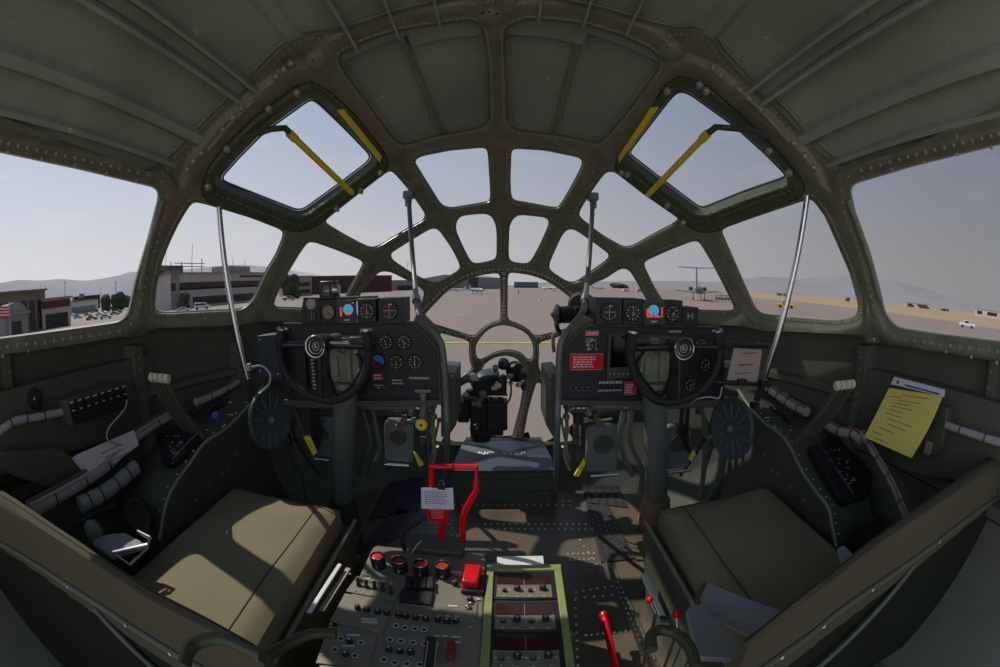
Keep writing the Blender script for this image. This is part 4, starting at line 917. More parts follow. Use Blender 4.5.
b = MB(M['rubber']); b.lathe(X(35, 399, -1.333), (1, 0, 0), [(0, .035), (.008, .034), (.01, .024), (.034, .022), (.038, .014)], 24); part('knob_body', b, t)
b = MB(M['steel']); b.lathe(X(35, 399, -1.293), (1, 0, 0), [(0, .006), (.003, .004)], 10); part('centre_screw', b, t)
b = MB(M['paper']); q = [X(x, y, -1.2) for x, y in ((76, 455), (134, 430), (139, 445), (95, 478))]; b.prism(q, (-.05, 0, -.02)); b.use(M['ink']); cc = sum(q, V())/4
for f in (.3, .5, .7): b.box(q[0]+(q[1]-q[0])*.5+(q[3]-q[0])*f+V((.002, 0, 0)), (.001, .10, .003))
solo('document_box', b, 'pale grey document folder wedged behind the thick cable bundle on the left', 'folder', bevel=.003)
b = MB(M['card']); b.prism([X(x, y, -1.26) for x, y in ((60, 448), (0, 452), (0, 470), (60, 490), (90, 470))], (-.03, 0, 0)); b.mats[0] = M['dark']; solo('wall_shelf', b, 'dark green shelf lip below the left wall locker', 'shelf')
# data card and clamp on the right, notepad
t = thing('checklist_holder', 'tan checklist card clamped between black bars beside the right yoke', 'card holder', Y(742, 388, 1.2))
b = MB(M['card']); q = [Y(x, y, 1.2) for x, y in ((734, 348), (762, 350), (757, 382), (727, 380))]; b.prism(q, (0, .004, 0)); part('card', b, t, label='tan data card')
b = MB(); textrows(b, 739, 363, 752, 366, 1.2, .002, 'ink', 1, 5, .6); textrows(b, 741, 352, 757, 354, 1.2, .002, 'ink', 1, 6, .5); textrows(b, 735, 372, 750, 374, 1.2, .002, 'ink', 1, 7, .4); part('printed_text', b, t)
b = MB(M['black']); b.tube([Y(721, 344, 1.19), Y(768, 346, 1.19)], .010, 8); b.tube([Y(714, 382, 1.18), Y(770, 385, 1.18)], .008, 8); b.box(Y(742, 382, 1.17), (.035, .02, .02)); b.box(Y(763, 383, 1.17), (.03, .03, .025)); b.box(Y(728, 345, 1.18), (.03, .02, .02)); part('clamp_bar', b, t, bevel=.003)
t = thing('notepad', 'yellow lined notepad hanging on the right wall, half in sunlight', 'notepad', X(905, 455, 1.26))
q = [X(x, y, v) for x, y, v in ((892, 378, 1.27), (943, 391, 1.27), (939, 406, 1.26), (911, 458, 1.17), (864, 437, 1.17), (885, 396, 1.25))]
def sheet(b, rowsL, rowsR, th):
    L_ = crom(rowsL, 5); R_ = crom(rowsR, 5); n = len(L_); vs = []
    for a, c in zip(L_, R_): vs += [a, c]
    m_ = len(vs); vs += [v+V(th) for v in vs]
    fs = [(2*i, 2*i+1, 2*i+3, 2*i+2) for i in range(n-1)]; fs += [tuple(m_+j for j in f[::-1]) for f in fs]
    fs += [(0, 1, m_+1, m_), (m_-2, m_-1, 2*m_-1, 2*m_-2)]+[(2*i, 2*i+2, m_+2*i+2, m_+2*i) for i in range(n-1)]+[(2*i+1, 2*i+3, m_+2*i+3, m_+2*i+1) for i in range(n-1)]
    b.add(vs, fs)
b = MB(M['ypaper']); LL = [X(889, 388, 1.27), X(884, 398, 1.25), X(876, 414, 1.2), X(864, 437, 1.17)]; RR = [X(942, 396, 1.26), X(938, 406, 1.25), X(926, 432, 1.2), X(911, 458, 1.17)]
sheet(b, LL, RR, (.008, 0, 0)); part('yellow_page', b, t, ang=60)
b = MB(M['paper']); b.prism([X(x, y, 1.255) for x, y in ((894, 377), (944, 390), (943, 397), (891, 384))], (.012, 0, 0)); part('header_band', b, t, label='white printed header band')
b = MB(M['inkb']); a = X(905, 385, 1.253); c = X(939, 394, 1.253); b.tube([a, c], .003, 4); b.lathe(X(898, 382, 1.253), (-1, 0, 0), [(0, .006), (.001, .006)], 10)
Lc = crom(LL, 5); Rc = crom(RR, 5); b.use(M['ink']); rr = random.Random(2)
for i in range(3, 15, 1):
    w0 = rr.uniform(.08, .3); w1 = w0+rr.uniform(.2, .5)
    a = Lc[i]+(Rc[i]-Lc[i])*w0; c = Lc[i]+(Rc[i]-Lc[i])*min(w1, .95); b.tube([a+V((-.001, 0, 0)), c+V((-.001, 0, 0))], .0012, 4)
part('handwriting', b, t)
b = MB(M['dark']); b.prism([X(x, y, 1.285) for x, y in ((884, 395), (948, 408), (940, 452), (915, 462), (880, 440))], (.05, 0, 0)); b.use(M['boot']); b.box(X(928, 448, 1.27), (.02, .03, .04)); part('holder_box', b, t, bevel=.004)
# silver diagonal rods
for s, tp, bt, lab in ((-1, (219, 207), (249, 384), 'slim polished rod standing between the left hatch and the left console'), (1, (807, 196), (761, 388), 'slim polished rod standing between the right hatch and the right console')):
    t = thing('brace_rod', lab, 'rod', X(*bt, s*.96), 'polished brace rods'); a = hull(*tp, .05); c = X(*bt, s*.96)
    b = MB(M['alu']); b.tube([a, c], .012, 14); part('rod', b, t); b = MB(M['rubber']); d = (a-c).normalized(); b.tube([c-d*.05, c+d*.02], .0135, 12); b.box(c-d*.07, (.03, .03, .02)); part('foot_socket', b, t, label='black end socket')
# ------------------------------------------------------------------ seats
def seat(s):
    t = thing('pilot_seat', ('left pilot seat, olive canvas cushion partly in sunlight', 'right pilot seat, olive canvas cushion in shade with grey harness')[s > 0], 'seat', V((s*.76, .6, FLOOR)), 'pilot seats')
    C = [V((s*.995, .37, 0)), V((s*1.01, 1.165, 0)), V((s*.535, 1.135, 0)), V((s*.515, .30, 0))]
    n, m_ = 24, 32; b = MB(M['cloth']); vs = []
    def cp(u, v):
        a = C[0]+(C[1]-C[0])*v; c = C[3]+(C[2]-C[3])*v; return a+(c-a)*u
    for i in range(n+1):
        for j in range(m_+1):
            u = i/n; v = j/m_; e = min(u, 1-u)*.48; f = min(v, 1-v)*.86; p = cp(u, v); ed = min(e, f)
            z = -.705-.022*(1-sm(ed/.035))+.016*sm(ed/.2)+.006*noise.noise(V((u*3, v*4+s*3, 1)))
            vs.append(V((p.x, p.y, z)))
    fs = [(i*(m_+1)+j, i*(m_+1)+j+1, (i+1)*(m_+1)+j+1, (i+1)*(m_+1)+j) for i in range(n) for j in range(m_)]
    ring = [i*(m_+1) for i in range(n+1)]+[n*(m_+1)+j for j in range(1, m_+1)]+[i*(m_+1)+m_ for i in range(n-1, -1, -1)]+[j for j in range(m_-1, 0, -1)]
    k0 = len(vs); vs += [V((vs[i].x, vs[i].y, -.80)) for i in ring]; k = len(ring)
    fs += [(ring[i], ring[(i+1) % k], k0+(i+1) % k, k0+i) for i in range(k)]+[tuple(range(k0, k0+k))]
    b.add(vs, fs); cu = part('seat_cushion', b, t, ang=50)
    b = MB(M['seam'])
    def sp(u, v, h=.0): 
        p = cp(u, v); e = min(min(u, 1-u)*.48, min(v, 1-v)*.86); return V((p.x, p.y, -.705-.022*(1-sm(e/.035))+.016*sm(e/.2)+.006*noise.noise(V((u*3, v*4+s*3, 1)))+.0008+h))
    for path in ([(.86, v/30) for v in range(31)], [(u/20, .955) for u in range(21)]): b.tube([sp(*q) for q in path], .0018, 5)
    part('seam', b, cu)
    b = MB(M['dark']); xs = s*.50; b.prism([V((xs, .31, -.79)), V((xs, 1.17, -.79)), V((xs, 1.17, -.86)), V((xs, 1.0, FLOOR+.02)), V((xs, .31, FLOOR+.02))], (s*.012, 0, 0)); b.box((s*.76, .77, -.815), (.5, .77, .03)); b.box((s*.76, .78, FLOOR+.02), (.44, .6, .038)); b.box((s*.76, .78, -.95), (.34, .5, .25)); part('seat_frame', b, t, bevel=.003)
    b = MB(M['cast']); b.tube([V((s*.498, .31, -.785)), V((s*.498, 1.17, -.785))], .007, 8); part('frame_edge', b, t)
    # backrest
    if s < 0: fcx = [(-60, 450), (0, 487), (60, 527), (110, 561), (150, 586), (200, 612), (245, 637), (268, 652)]; bcx = [(-60, 474), (0, 506), (60, 543), (110, 576), (150, 602), (200, 627), (240, 648), (262, 664)]
    else: fcx = [(1060, 405), (1000, 447), (940, 490), (880, 532), (835, 567), (800, 594), (765, 622), (742, 640)]; bcx = [(1060, 428), (1000, 464), (940, 505), (880, 545), (840, 577), (800, 607), (765, 635), (748, 650)]
    ZT = -.38; fc = crom([Z(x, y, ZT) for x, y in fcx], 4); bc = crom([Z(x, y, ZT) for x, y in bcx], 4); b = MB(M['clothd']); vs = []; H = .12
    for i in range(len(fc)):
        a, c = fc[i], bc[i]; d = (c-a)
        vs += [a+V((0, 0, -.30)), a+V((0, 0, -.012)), a+d*.12, a+d*.5+V((0, 0, .004)), a+d*.88, c+V((0, 0, -.012)), c+V((0, 0, -.045))+d.normalized()*.006, c+V((0, 0, -H)), c-d*.3+V((0, 0, -.30))]
    q = 9; fs = [(i*q+j, i*q+(j+1) % q, (i+1)*q+(j+1) % q, (i+1)*q+j) for i in range(len(fc)-1) for j in range(q)]+[tuple(range(q))[::-1], tuple(range((len(fc)-1)*q, len(fc)*q))]
    b.add(vs, fs); bk = part('backrest', b, t, ang=50, label='dark olive canvas backrest')
    b = MB(M['seam']); b.tube([c+V((0, -.001, -.045)) for c in bc], .002, 5); b.tube([a+(c-a)*.5+V((0, 0, .0045)) for a, c in zip(fc, bc)], .0015, 5); part('seam', b, bk)
    b = MB(M['backp']); vs = []
    for c in bc: vs += [c+V((0, .004, -H+.01)), c+V((0, .014, -H+.01)), c+V((0, .014, FLOOR+.06-ZT)), c+V((0, .004, FLOOR+.06-ZT))]
    q = 4; fs = [(i*q+j, i*q+(j+1) % q, (i+1)*q+(j+1) % q, (i+1)*q+j) for i in range(len(bc)-1) for j in range(q)]+[tuple(range(q))[::-1], tuple(range((len(bc)-1)*q, len(bc)*q))]
    b.add(vs, fs); part('back_panel', b, t, ang=60, label='dark green sheet metal back panel')
    b = MB(M['wall']); b.tube([c+V((0, -.004, -H)) for c in bc], .007, 8); n2 = len(bc); b.tube([bc[int(n2*.30)]+V((0, 0, -.15)), bc[int(n2*.62)]+V((0, 0, -.42))], .008, 8); b.use(M['rivetb'])
    for i in range(3, n2-3, 4): b.rivet(bc[i]+V((0, -.012, -H+.004)), YR, .004)
    part('back_tube', b, t)
    return t
seat(-1); seat(1)
def slabpoly(name, pts, off, m, lab, cat, bevel=.002, **k): b = MB(M[m]); b.prism(pts, off); return solo(name, b, lab, cat, bevel=bevel, **k)
t = thing('shoulder_harness', 'grey webbing harness pads lying at the back of the right seat', 'harness', Z(720, 620, -.69))
b = MB(M['web']); sheet(b, [Z(708, 583, -.62), Z(702, 595, -.64), Z(697, 608, -.66)], [Z(788, 613, -.62), Z(780, 626, -.62), Z(766, 641, -.62)], (0, 0, -.012)); part('pad', b, t, ang=60)
b = MB(M['web']); sheet(b, [Z(687, 609, -.62), Z(692, 630, -.60), Z(700, 656, -.57)], [Z(697, 604, -.62), Z(720, 626, -.60), Z(748, 658, -.57)], (0, 0, -.014)); part('pad', b, t, ang=60)
b = MB(M['clothd']); b.tube([Z(705, 583, -.595), Z(697, 598, -.615), Z(699, 604, -.62)], .006, 8, smooth=4); part('strap_loop', b, t)
t = thing('seat_buckle', 'grey metal buckle and strap beside the aft end of the left console', 'buckle', Z(120, 552, -.66))
b = MB(M['web']); sheet(b, [Z(92, 542, -.62), Z(105, 535, -.60), Z(125, 533, -.60)], [Z(112, 556, -.62), Z(128, 550, -.60), Z(148, 545, -.60)], (0, 0, -.012)); part('strap', b, t, ang=60)
b = MB(M['steel']); b.tube([Z(113, 553, -.60), Z(148, 545, -.59), Z(150, 538, -.58), Z(138, 532, -.58)], .006, 8); b.tube([Z(113, 553, -.60), Z(130, 565, -.62), Z(148, 547, -.60)], .004, 8); part('buckle_bar', b, t)
b = MB(M['dark']); b.tube([Z(68, 530, -.7), Z(90, 515, -.68), Z(118, 504, -.66)], .014, 10, smooth=3); b.use(M['grey']); b.lathe(Z(96, 530, -.62), V((.6, -.5, .4)), [(0, .03), (.05, .032), (.054, .02)], 16); part('reel', b, t)
slabpoly('harness_tab', [Z(x, y, -.6) for x, y in ((838, 548), (844, 545), (852, 553), (862, 561), (845, 573), (841, 562))], (0, 0, -.01), 'web', 'small pale grey harness tab beside the right seat, under the round black fitting', 'harness')
# bent olive tubes at the seat sides
for pts, lab in (([(184, 668), (189, 650), (202, 641), (225, 640), (262, 656)], 'bent olive green tube at the aft corner of the left seat'), ([(262, 660), (285, 645), (312, 634), (336, 634)], 'olive green armrest tube between the left seat and the pedestal'),
                 ([(652, 650), (651, 636), (660, 630), (676, 634), (690, 648), (696, 668)], 'bent dark olive tube loop at the inner side of the right seat')):
    zz = -.34 if pts[0][0] == 184 else -.5; b = MB(M['hose']); b.tube([Z(x, y, zz) for x, y in pts], (.008 if zz > -.4 else .0095), 12, smooth=6)
    if pts[0][0] == 184: b.use(M['black']); b.lathe(Z(192, 650, -.334), ZR, [(0, .005), (.002, .005)], 12)
    solo('armrest_tube', b, lab, 'tube', 'armrest tubes')
# ------------------------------------------------------------------ centre aisle
t = thing('step_box', 'low grey green box marked NO STEP on the floor under the nose glass', 'box', V((0, 2.0, FLOOR)))
ZB = -.90; b = MB(M['disc']); q = [Z(x, y, ZB) for x, y in ((451, 470), (555, 470), (552, 458), (541, 437), (466, 437), (456, 456))]; b.prism(q, (0, 0, -.012)); part('lid', b, t, bevel=.003, label='blue grey lid')
b = MB(M['wall']); b.prism([p+V((0, 0, -.013)) for p in q], (0, 0, FLOOR-ZB+.014)); b.use(M['castg']); b.box((q[0]+q[1])/2+V((0, -.004, -.05)), (abs(q[1].x-q[0].x), .012, .012)); b.box((q[0]+q[1])/2+V((0, -.004, -.12)), (abs(q[1].x-q[0].x), .01, .012)); part('box_side', b, t)
font('warning_text', 'NO  STEP', .062, Z(501.5, 453.5, ZB+.0015), ZR, (0, 1, 0), 'cream', t, label='stencilled NO STEP lettering')
t = thing('bombsight', 'black optical sight mechanism with drums and wires behind the nose ring', 'sight', Y(485, 434, 2.0)); D = 1.95
b = MB(M['black']); b.box(Y(487, 416, D), (.16, .12, .17)); b.box(Y(497, 414, D-.03), (.10, .1, .14)); b.box(Y(476, 398, D), (.11, .1, .06)); part('lower_body', b, t, bevel=.008)
b = MB(M['rubber']); b.box(Y(490, 386, D), (.16, .12, .07)); b.box(Y(464, 410, D-.03), (.055, .1, .10)); b.cyl(Y(481, 430, D), Y(481, 440, D), .05); part('main_housing', b, t, bevel=.008)
b = MB(M['navy']); b.lathe(Y(489, 381, D), V((-.1, -.25, 1)), [(0, .052), (.04, .054), (.045, .046), (.048, .03)], 28); part('lens_drum', b, t, label='blue grey topped drum')
b = MB(M['black']); b.lathe(Y(515, 372, D), V((.4, -.8, .4)), [(0, .05), (.012, .052), (.014, .04), (.03, .042), (.045, .03), (.05, .012)], 26); b.lathe(Y(503, 366, D), V((.1, -.6, .8)), [(0, .026), (.03, .026), (.034, .014)], 18); b.lathe(Y(521, 376, D-.03), V((.2, -1, .2)), [(0, .022), (.03, .02)], 16); part('gear_drum', b, t)
b = MB(M['steel']); b.lathe(Y(473, 376, D-.03), YR, [(0, .016), (.03, .014)], 14); b.lathe(Y(520, 383, D-.03), YR, [(0, .014), (.02, .012)], 12); b.tube([Y(467, 391, D), Y(475, 390, D-.02), Y(487, 388, D-.02)], .012, 10); b.box(Y(496, 424, D-.05), (.05, .02, .035)); b.tube([Y(486, 428, D-.04), Y(500, 426, D-.04)], .01, 8); part('metal_fitting', b, t, label='bright metal fittings')
b = MB(M['boot']); b.tube([Y(x, y, D) for x, y in ((511, 384), (511, 394), (508, 402), (502, 407))], .005, 8, smooth=5); b.tube([Y(x, y, D-.05) for x, y in ((470, 397), (480, 400), (486, 396), (492, 403))], .006, 8, smooth=5); b.lathe(Y(518, 384, D), YR, [(0, .016), (.02, .012)], 12); part('hose', b, t, label='brown hoses')
rr = random.Random(5)
for i in range(34):
    b = MB(M[rr.choice(['black', 'rubber', 'black', 'steel', 'cast', 'boot', 'navy'])]); x = rr.uniform(464, 506) if i < 22 else rr.uniform(484, 524); y = rr.uniform(388, 430) if i < 22 else rr.uniform(366, 388)
    p = Y(x, y, D-.06); r = rr.uniform(.006, .014)
    if rr.random() < .5: b.lathe(p, V((rr.uniform(-.6, .6), -1, rr.uniform(-.4, .6))), [(-.03, r*1.4), (0, r*1.4), (.004, r), (.016, r*.9)], 10)
    else: b.box(p, (r*2.4, r*2, r*1.6), Matrix.Rotation(rr.uniform(-.5, .5), 3, 'Y'))
    part('fitting', b, t)
t = thing('gun_sight', 'black round sighting head with small knob left of the right panel top', 'sight', Y(568, 330, 1.75)); D = 1.75
b = MB(M['rubber']); b.lathe(Y(581, 305, D), V((-.5, -.9, .1)), [(-.05, .055), (0, .058), (.02, .054), (.03, .04)], 28); b.box(Y(580, 318, D), (.06, .08, .10)); part('sight_head', b, t, bevel=.004)
b = MB(M['black']); b.cyl(Y(575, 314, D), Y(559, 315, D-.02), .038, .036, 24); b.lathe(Y(558, 315, D-.02), V((-1, -.1, 0)), [(0, .044), (.008, .046), (.012, .036), (.02, .02)], 24); b.tube([Y(556, 323, D), Y(558, 330, D), Y(563, 336, D)], .01, 8); part('sight_barrel', b, t)
b = MB(M['wbr']); b.ball(Y(553.5, 314, D-.02), .014, 12); part('focus_knob', b, t, label='dark brown knob'); b = MB(M['cast']); b.tube([Y(575, 336, D), Y(556, 333, D), Y(553, 340, D), Y(554, 352, D)], .008, 8, smooth=3); part('mount_rod', b, t)
# ------------------------------------------------------------------ throttle pedestal
ZP = -.75; xl, xr = -.377, -.038
t = thing('aisle_pedestal', 'grey green aisle control pedestal crowded with switches between the seats', 'pedestal', V(((xl+xr)/2, .75, FLOOR)))
b = MB(M['ped']); pr = [(.40, FLOOR+.001), (.40, ZP), (.955, ZP)]+[(.955+.10*sin(a), ZP-.10+.10*cos(a)) for a in [pi/2*i/8 for i in range(1, 9)]]+[(1.055, FLOOR+.001)]
b.prism([V((xl, y, z)) for y, z in pr], (xr-xl, 0, 0)); part('body', b, t, bevel=.006)
def top(px, py, up=0): return Z(px, py, ZP+up)
def onped(mb, x0, y0, x1, y1, h, m):
    mb.use(M[m]); mb.prism([top(x0, y0), top(x1, y0), top(x1, y1), top(x0, y1)], (0, 0, h)); return mb
def pplate(px, h, m, name, lab=None, bevel=.0015): b = MB(M[m]); b.prism([top(x, y) for x, y in px], (0, 0, h)); return part(name, b, t, bevel=bevel, label=lab)
pplate(((357, 577), (407, 583), (396, 601), (346, 592)), .004, 'ped', 'switch_panel'); pplate(((345, 594), (395, 603), (383, 634), (330, 622)), .004, 'ped', 'switch_panel'); pplate(((329, 626), (378, 637), (368, 668), (316, 664)), .004, 'ped', 'switch_panel'); pplate(((397, 606), (432, 609), (430, 631), (391, 628)), .003, 'ped', 'switch_panel'); pplate(((388, 633), (443, 638), (441, 668), (375, 667)), .003, 'ped', 'switch_panel'); pplate(((440, 600), (478, 602), (476, 622), (437, 620)), .003, 'ped', 'switch_panel')
for i, (x, y) in enumerate(((377, 555.5), (399, 559.5), (420, 563), (442, 564.5))):
    h = .04; c = Z(x, y, ZP+h); f = thing  # upright barrel lamp
    b = MB(M['black']); b.lathe(V((c.x, c.y, ZP)), ZR, [(0, .021), (h-.004, .0215), (h, .020), (h-.002, .0165), (h-.006, .0165)], 28); L = part('indicator_lamp', b, t, label='indicator lamp number %d' % (i+1))
    b = MB(M['lensr' if i in (0, 3) else 'lensd']); b.lathe(V((c.x, c.y, ZP+h-.006)), ZR, [(0, .0162), (.002, .015), (.005, .006)], 24); part('red_lens', b, L)
    font('number', '1234'[i], .014, V((c.x, c.y-.0222, ZP+.013)), (0, -1, 0), (0, 0, 1), 'mark', L)
    b = MB(M['steel']); b.tube([V((c.x+.0195*cos(a), c.y+.0195*sin(a), ZP+h)) for a in [2*pi*j/24 for j in range(24)]], .0014, 5, closed=True); part('lamp_rim', b, L)
b = MB(M['black']); b.box((0, 0, .011), (.0075, .009, .022), Matrix.Rotation(-.5, 3, 'X')); b.lathe((0, 0, 0), (0, 0, 1), [(0, .006), (.003, .006)], 10); PTM = b.mesh('paddle')
for x, y in ((359, 585), (367, 587), (375, 588), (383, 590), (391, 593)): inst('paddle_switch', PTM, t, top(x, y, .004))
b = MB(M['black']); b.lathe((0, 0, 0), (0, 0, 1), [(0, .0085), (.008, .008), (.012, .007), (.013, .004)], 14); b.use(M['steel']); b.lathe((0, 0, .0128), (0, 0, 1), [(0, .0042), (.001, .0036)], 10); PKM = b.mesh('knob')
for x, y in ((358, 609), (367, 611), (378, 613), (387, 614), (399, 616), (406, 617), (416, 618.5), (426, 620), (438, 620), (447, 622), (456, 622), (389, 650), (400, 652), (411, 653), (350, 642), (346, 655), (455, 584), (470, 600)): inst('knob', PKM, t, top(x, y, .003))
b = MB(M['mark']); b.tube([(.0072*cos(a), .0072*sin(a), .002) for a in [2*pi*j/14 for j in range(14)]], .0012, 5, closed=True); b.use(M['black']); b.lathe((0, 0, 0), (0, 0, 1), [(0, .005), (.002, .005)], 12); RGM = b.mesh('ring')
for x, y in ((396, 626), (405, 628), (415, 629), (424, 630), (390, 640), (401, 641.5), (413, 643), (425, 644), (435, 645), (384, 660), (395, 663), (407, 664), (420, 665), (341, 639), (361, 643), (335, 650), (355, 656)): inst('ring_socket', RGM, t, top(x, y, .003))
b = MB(M['steel']); b.lathe((0, 0, 0), (0, 0, 1), [(0, .004), (.0015, .0035)], 8); SCM = b.mesh('screw')
sc_ = MB(M['redd'])
for x, y in ((362, 576), (370, 578), (378, 580), (392, 583), (355, 591), (363, 593), (371, 595), (379, 597), (387, 599), (331, 624), (375, 631), (350, 574), (366, 571), (322, 655), (470, 627)):
    sc_.rivet(top(x, y, .004), ZR, .0042)
sc_.mats[0] = M['rivet']; part('panel_rivet', sc_, t)
lb = MB(M['mark'])
for x0, y0, x1, y1 in ((361, 618, 377, 620), (361, 621, 378, 623), (347, 634, 360, 636), (342, 645, 355, 646.5), (398, 613, 404, 614.5), (418, 614.5, 424, 616), (436, 614.5, 441, 616), (445, 615, 450, 616.5), (454, 615.5, 459, 617), (448, 605, 458, 606.5), (476, 598, 480, 599.5), (366, 578, 371, 579), (380, 580, 386, 581), (412, 579, 418, 580), (427, 581, 434, 582), (451, 571, 462, 573), (455, 574, 464, 575), (434, 635, 440, 636.5), (442, 635, 448, 636.5), (451, 636, 461, 637.5), (455, 641, 461, 643)):
    lb.prism([top(x0, y0, .0042), top(x1, y0+.5, .0042), top(x1, y1+.5, .0042), top(x0, y1, .0042)], (0, 0, .0008))
part('label_lettering', lb, t, label='white engraved labels')
for i in range(4): b = MB(M['black']); x = 406+i*7.3; b.prism([top(x, 580+i*.5), top(x+6.3, 580.5+i*.5), top(x+6, 591+i*.5), top(x-.3, 590.5+i*.5)], (0, 0, .018)); part('guarded_switch', b, t, bevel=.002)
b = MB(M['black']); b.prism([top(x, y) for x, y in ((403, 592), (434, 594), (431, 607), (399, 603.5))], (0, 0, .01)); part('relay_block', b, t, bevel=.002)
b = MB(M['steel']); b.tube([top(399, 603.5, .011), top(431, 607, .011)], .0012, 5); part('relay_edge', b, t)
# dark control lock cover and slot at the front
b = MB(M['dark']); b.prism([top(x, y) for x, y in ((415, 538), (466, 541), (464, 558), (410, 553))], (0, 0, .02)); part('lock_cover', b, t, bevel=.006)
b = MB(M['white']); b.tube([top(421, 541, .021), top(415, 548, .021), top(412, 553, .021)], .0018, 5, smooth=3); part('index_line', b, t)
b = MB(M['boot']); b.tube([top(405, 550, 0), top(403, 546, .03), top(402, 540, .05)], .006, 8); b.mats[0] = M['rubber']; b.ball(top(402, 535, .05), .012, 10); part('friction_lever', b, t)
b = MB(M['red']); b.prism([top(x, y) for x, y in ((466, 573), (482, 574), (478, 592), (462, 590.5))], (0, 0, .036)); g_ = part('switch_guard', b, t, bevel=.004, label='bright red guard cover')
b = MB(M['black']); b.prism([top(x, y) for x, y in ((466, 576), (487, 578), (484, 596), (461, 594))], (0, 0, .014)); part('guard_base', b, t, bevel=.002)
b = MB(M['steel']); b.rivet(top(472, 582, .037), ZR, .003); part('guard_screw', b, g_)
b = MB(M['redd']); b.prism([top(x, y) for x, y in ((448, 645), (456, 646), (454, 662), (446, 661))], (0, 0, .022)); part('gear_lever', b, t, bevel=.003, label='dark red lever')
b = MB(M['black']); b.prism([top(x, y) for x, y in ((427, 640), (437, 641), (434, 672), (423, 672))], (0, 0, .016)); part('flap_slot', b, t, bevel=.002); b = MB(M['card']); b.tube([top(428, 641, .017), top(424, 671, .017)], .0014, 5); b.tube([top(437, 641, .017), top(434, 671, .017)], .0014, 5); part('slot_edge', b, t)
b = MB(M['steel']); b.ball(top(468, 607, .006), .008, 10); b.ball(top(471, 603, .006), .005, 8); part('toggle_cluster', b, t)
# red control lock frame, tag and clip
D = 1.03
t = thing('control_lock', 'bright red tubular control lock frame standing on the pedestal', 'control lock', Y(450, 541, D))
b = MB(M['red']); b.tube([Y(x, y, D) for x, y in ((431.5, 506), (431.5, 466), (476.5, 467), (476.5, 491), (472, 498), (466, 509), (463, 518), (463, 545))], .0095, 14); part('tube_frame', b, t)
b = MB(M['red']); b.prism([Y(x, y, D-.006) for x, y in ((427, 502), (449, 504), (448, 521), (446, 524), (427, 520))], (0, .014, 0)); b.tube([Y(443, 520, D), Y(440, 546, D)], .0105, 12); part('lock_plate', b, t, bevel=.002)
b = MB(); textrows(b, 431, 509, 445, 519, D-.006, .001, 'card', 4, 77, .4); part('plate_lettering', b, t)
b = MB(M['redd']); b.tube([Y(452.5, 466.5, D), Y(453.5, 466.5, D)], .0099, 14); b.mats[0] = M['rubber']; part('joint_line', b, t)
t = thing('paper_tag', 'white typed paper tag clipped to the red control lock', 'paper tag', Y(438, 509, D-.02))
b = MB(M['paper']); b.prism([Y(x, y, D-.018) for x, y in ((421, 488), (453, 488), (454, 509.5), (421.5, 508.5))], (0, .0015, 0)); part('paper', b, t)
b = MB(); textrows(b, 424, 490.5, 450, 505, D-.018, .0008, 'ink', 7, 41, .3); part('typed_text', b, t)
b = MB(M['black']); b.prism([Y(x, y, D-.024) for x, y in ((438, 486), (445, 486.5), (445, 490), (437.5, 489.5))], (0, .012, 0)); part('binder_clip', b, t, label='small black binder clip'); b = MB(M['steel']); b.tube([Y(x, y, D-.02) for x, y in ((439, 486), (440, 481), (443, 480), (444, 486))], .0018, 6); part('clip_wire', b, t)
# ------------------------------------------------------------------ radio console
t = thing('radio_console', 'olive framed rack of three radio sets set in the aisle', 'radio console', V((.06, .7, FLOOR)))
def rt(px, py, up=0): return Z(px, py, -.755+up)
b = MB(M['dark']); ol = [rt(x, y) for x, y in ((488, 568), (560, 568), (577, 680), (478, 680))]; b.prism(ol, (0, 0, FLOOR+.002+.755)); part('rack_body', b, t)
b = MB(M['olive'])
for px in (((487, 567), (561, 567), (561, 572.5), (487, 572.5)), ((487, 572), (494, 572), (489, 680), (479, 680)), ((554, 572), (561, 572), (576, 680), (567, 680))): b.prism([rt(x, y) for x, y in px], (0, 0, .012))
part('olive_frame', b, t, bevel=.002)
for (y0, y1, xa, xb, xc, xd) in ((573.5, 600, 494.5, 554.5, 492, 558), (602.5, 632, 492, 558.5, 489.5, 562.5), (634.5, 672, 489.5, 563, 486.5, 567)):
    H = y1-y0; f = lambda u, v: (xa+(xc-xa)*v+(xb+(xd-xb)*v-(xa+(xc-xa)*v))*u, y0+H*v)
    b = MB(M['black']); b.prism([rt(*f(u, v)) for u, v in ((0, 0), (1, 0), (1, 1), (0, 1))], (0, 0, .006)); U = part('radio_set', b, t, bevel=.002)
    b = MB(M['brown'])
    for u0, u1 in ((.06, .48), (.5, .92)): b.prism([rt(*f(u, v), .006) for u, v in ((u0, .06), (u1, .06), (u1, .40), (u0, .40))], (0, 0, .001))
    part('display_window', b, U)
    b = MB(M['ped']); b.prism([rt(*f(u, v), .006) for u, v in ((.06, .45), (.92, .45), (.92, .9), (.06, .9))], (0, 0, .002)); part('knob_plate', b, U)
    b = MB(M['tan']); b.tube([rt(*f(.06, .43), .008), rt(*f(.92, .43), .008)], .0012, 5); b.tube([rt(*f(.49, .05), .008), rt(*f(.49, .43), .008)], .001, 5); part('display_frame', b, U)
    for u, v, s_ in ((.18, .66, .7), (.38, .6, 1.15), (.58, .66, .7), (.78, .58, 1.15)): inst('radio_knob', PKM, U, rt(*f(u, v), .008), s=s_*.95)
    b = MB(M['mark'])
    for u, v in ((.1, .62), (.26, .62), (.5, .62), (.66, .62), (.18, .84), (.38, .86), (.58, .84), (.8, .86), (.45, .6), (.88, .6)): q_ = rt(*f(u, v), .0085); b.box(q_, (.005, .003, .001))
    part('label_lettering', b, U)
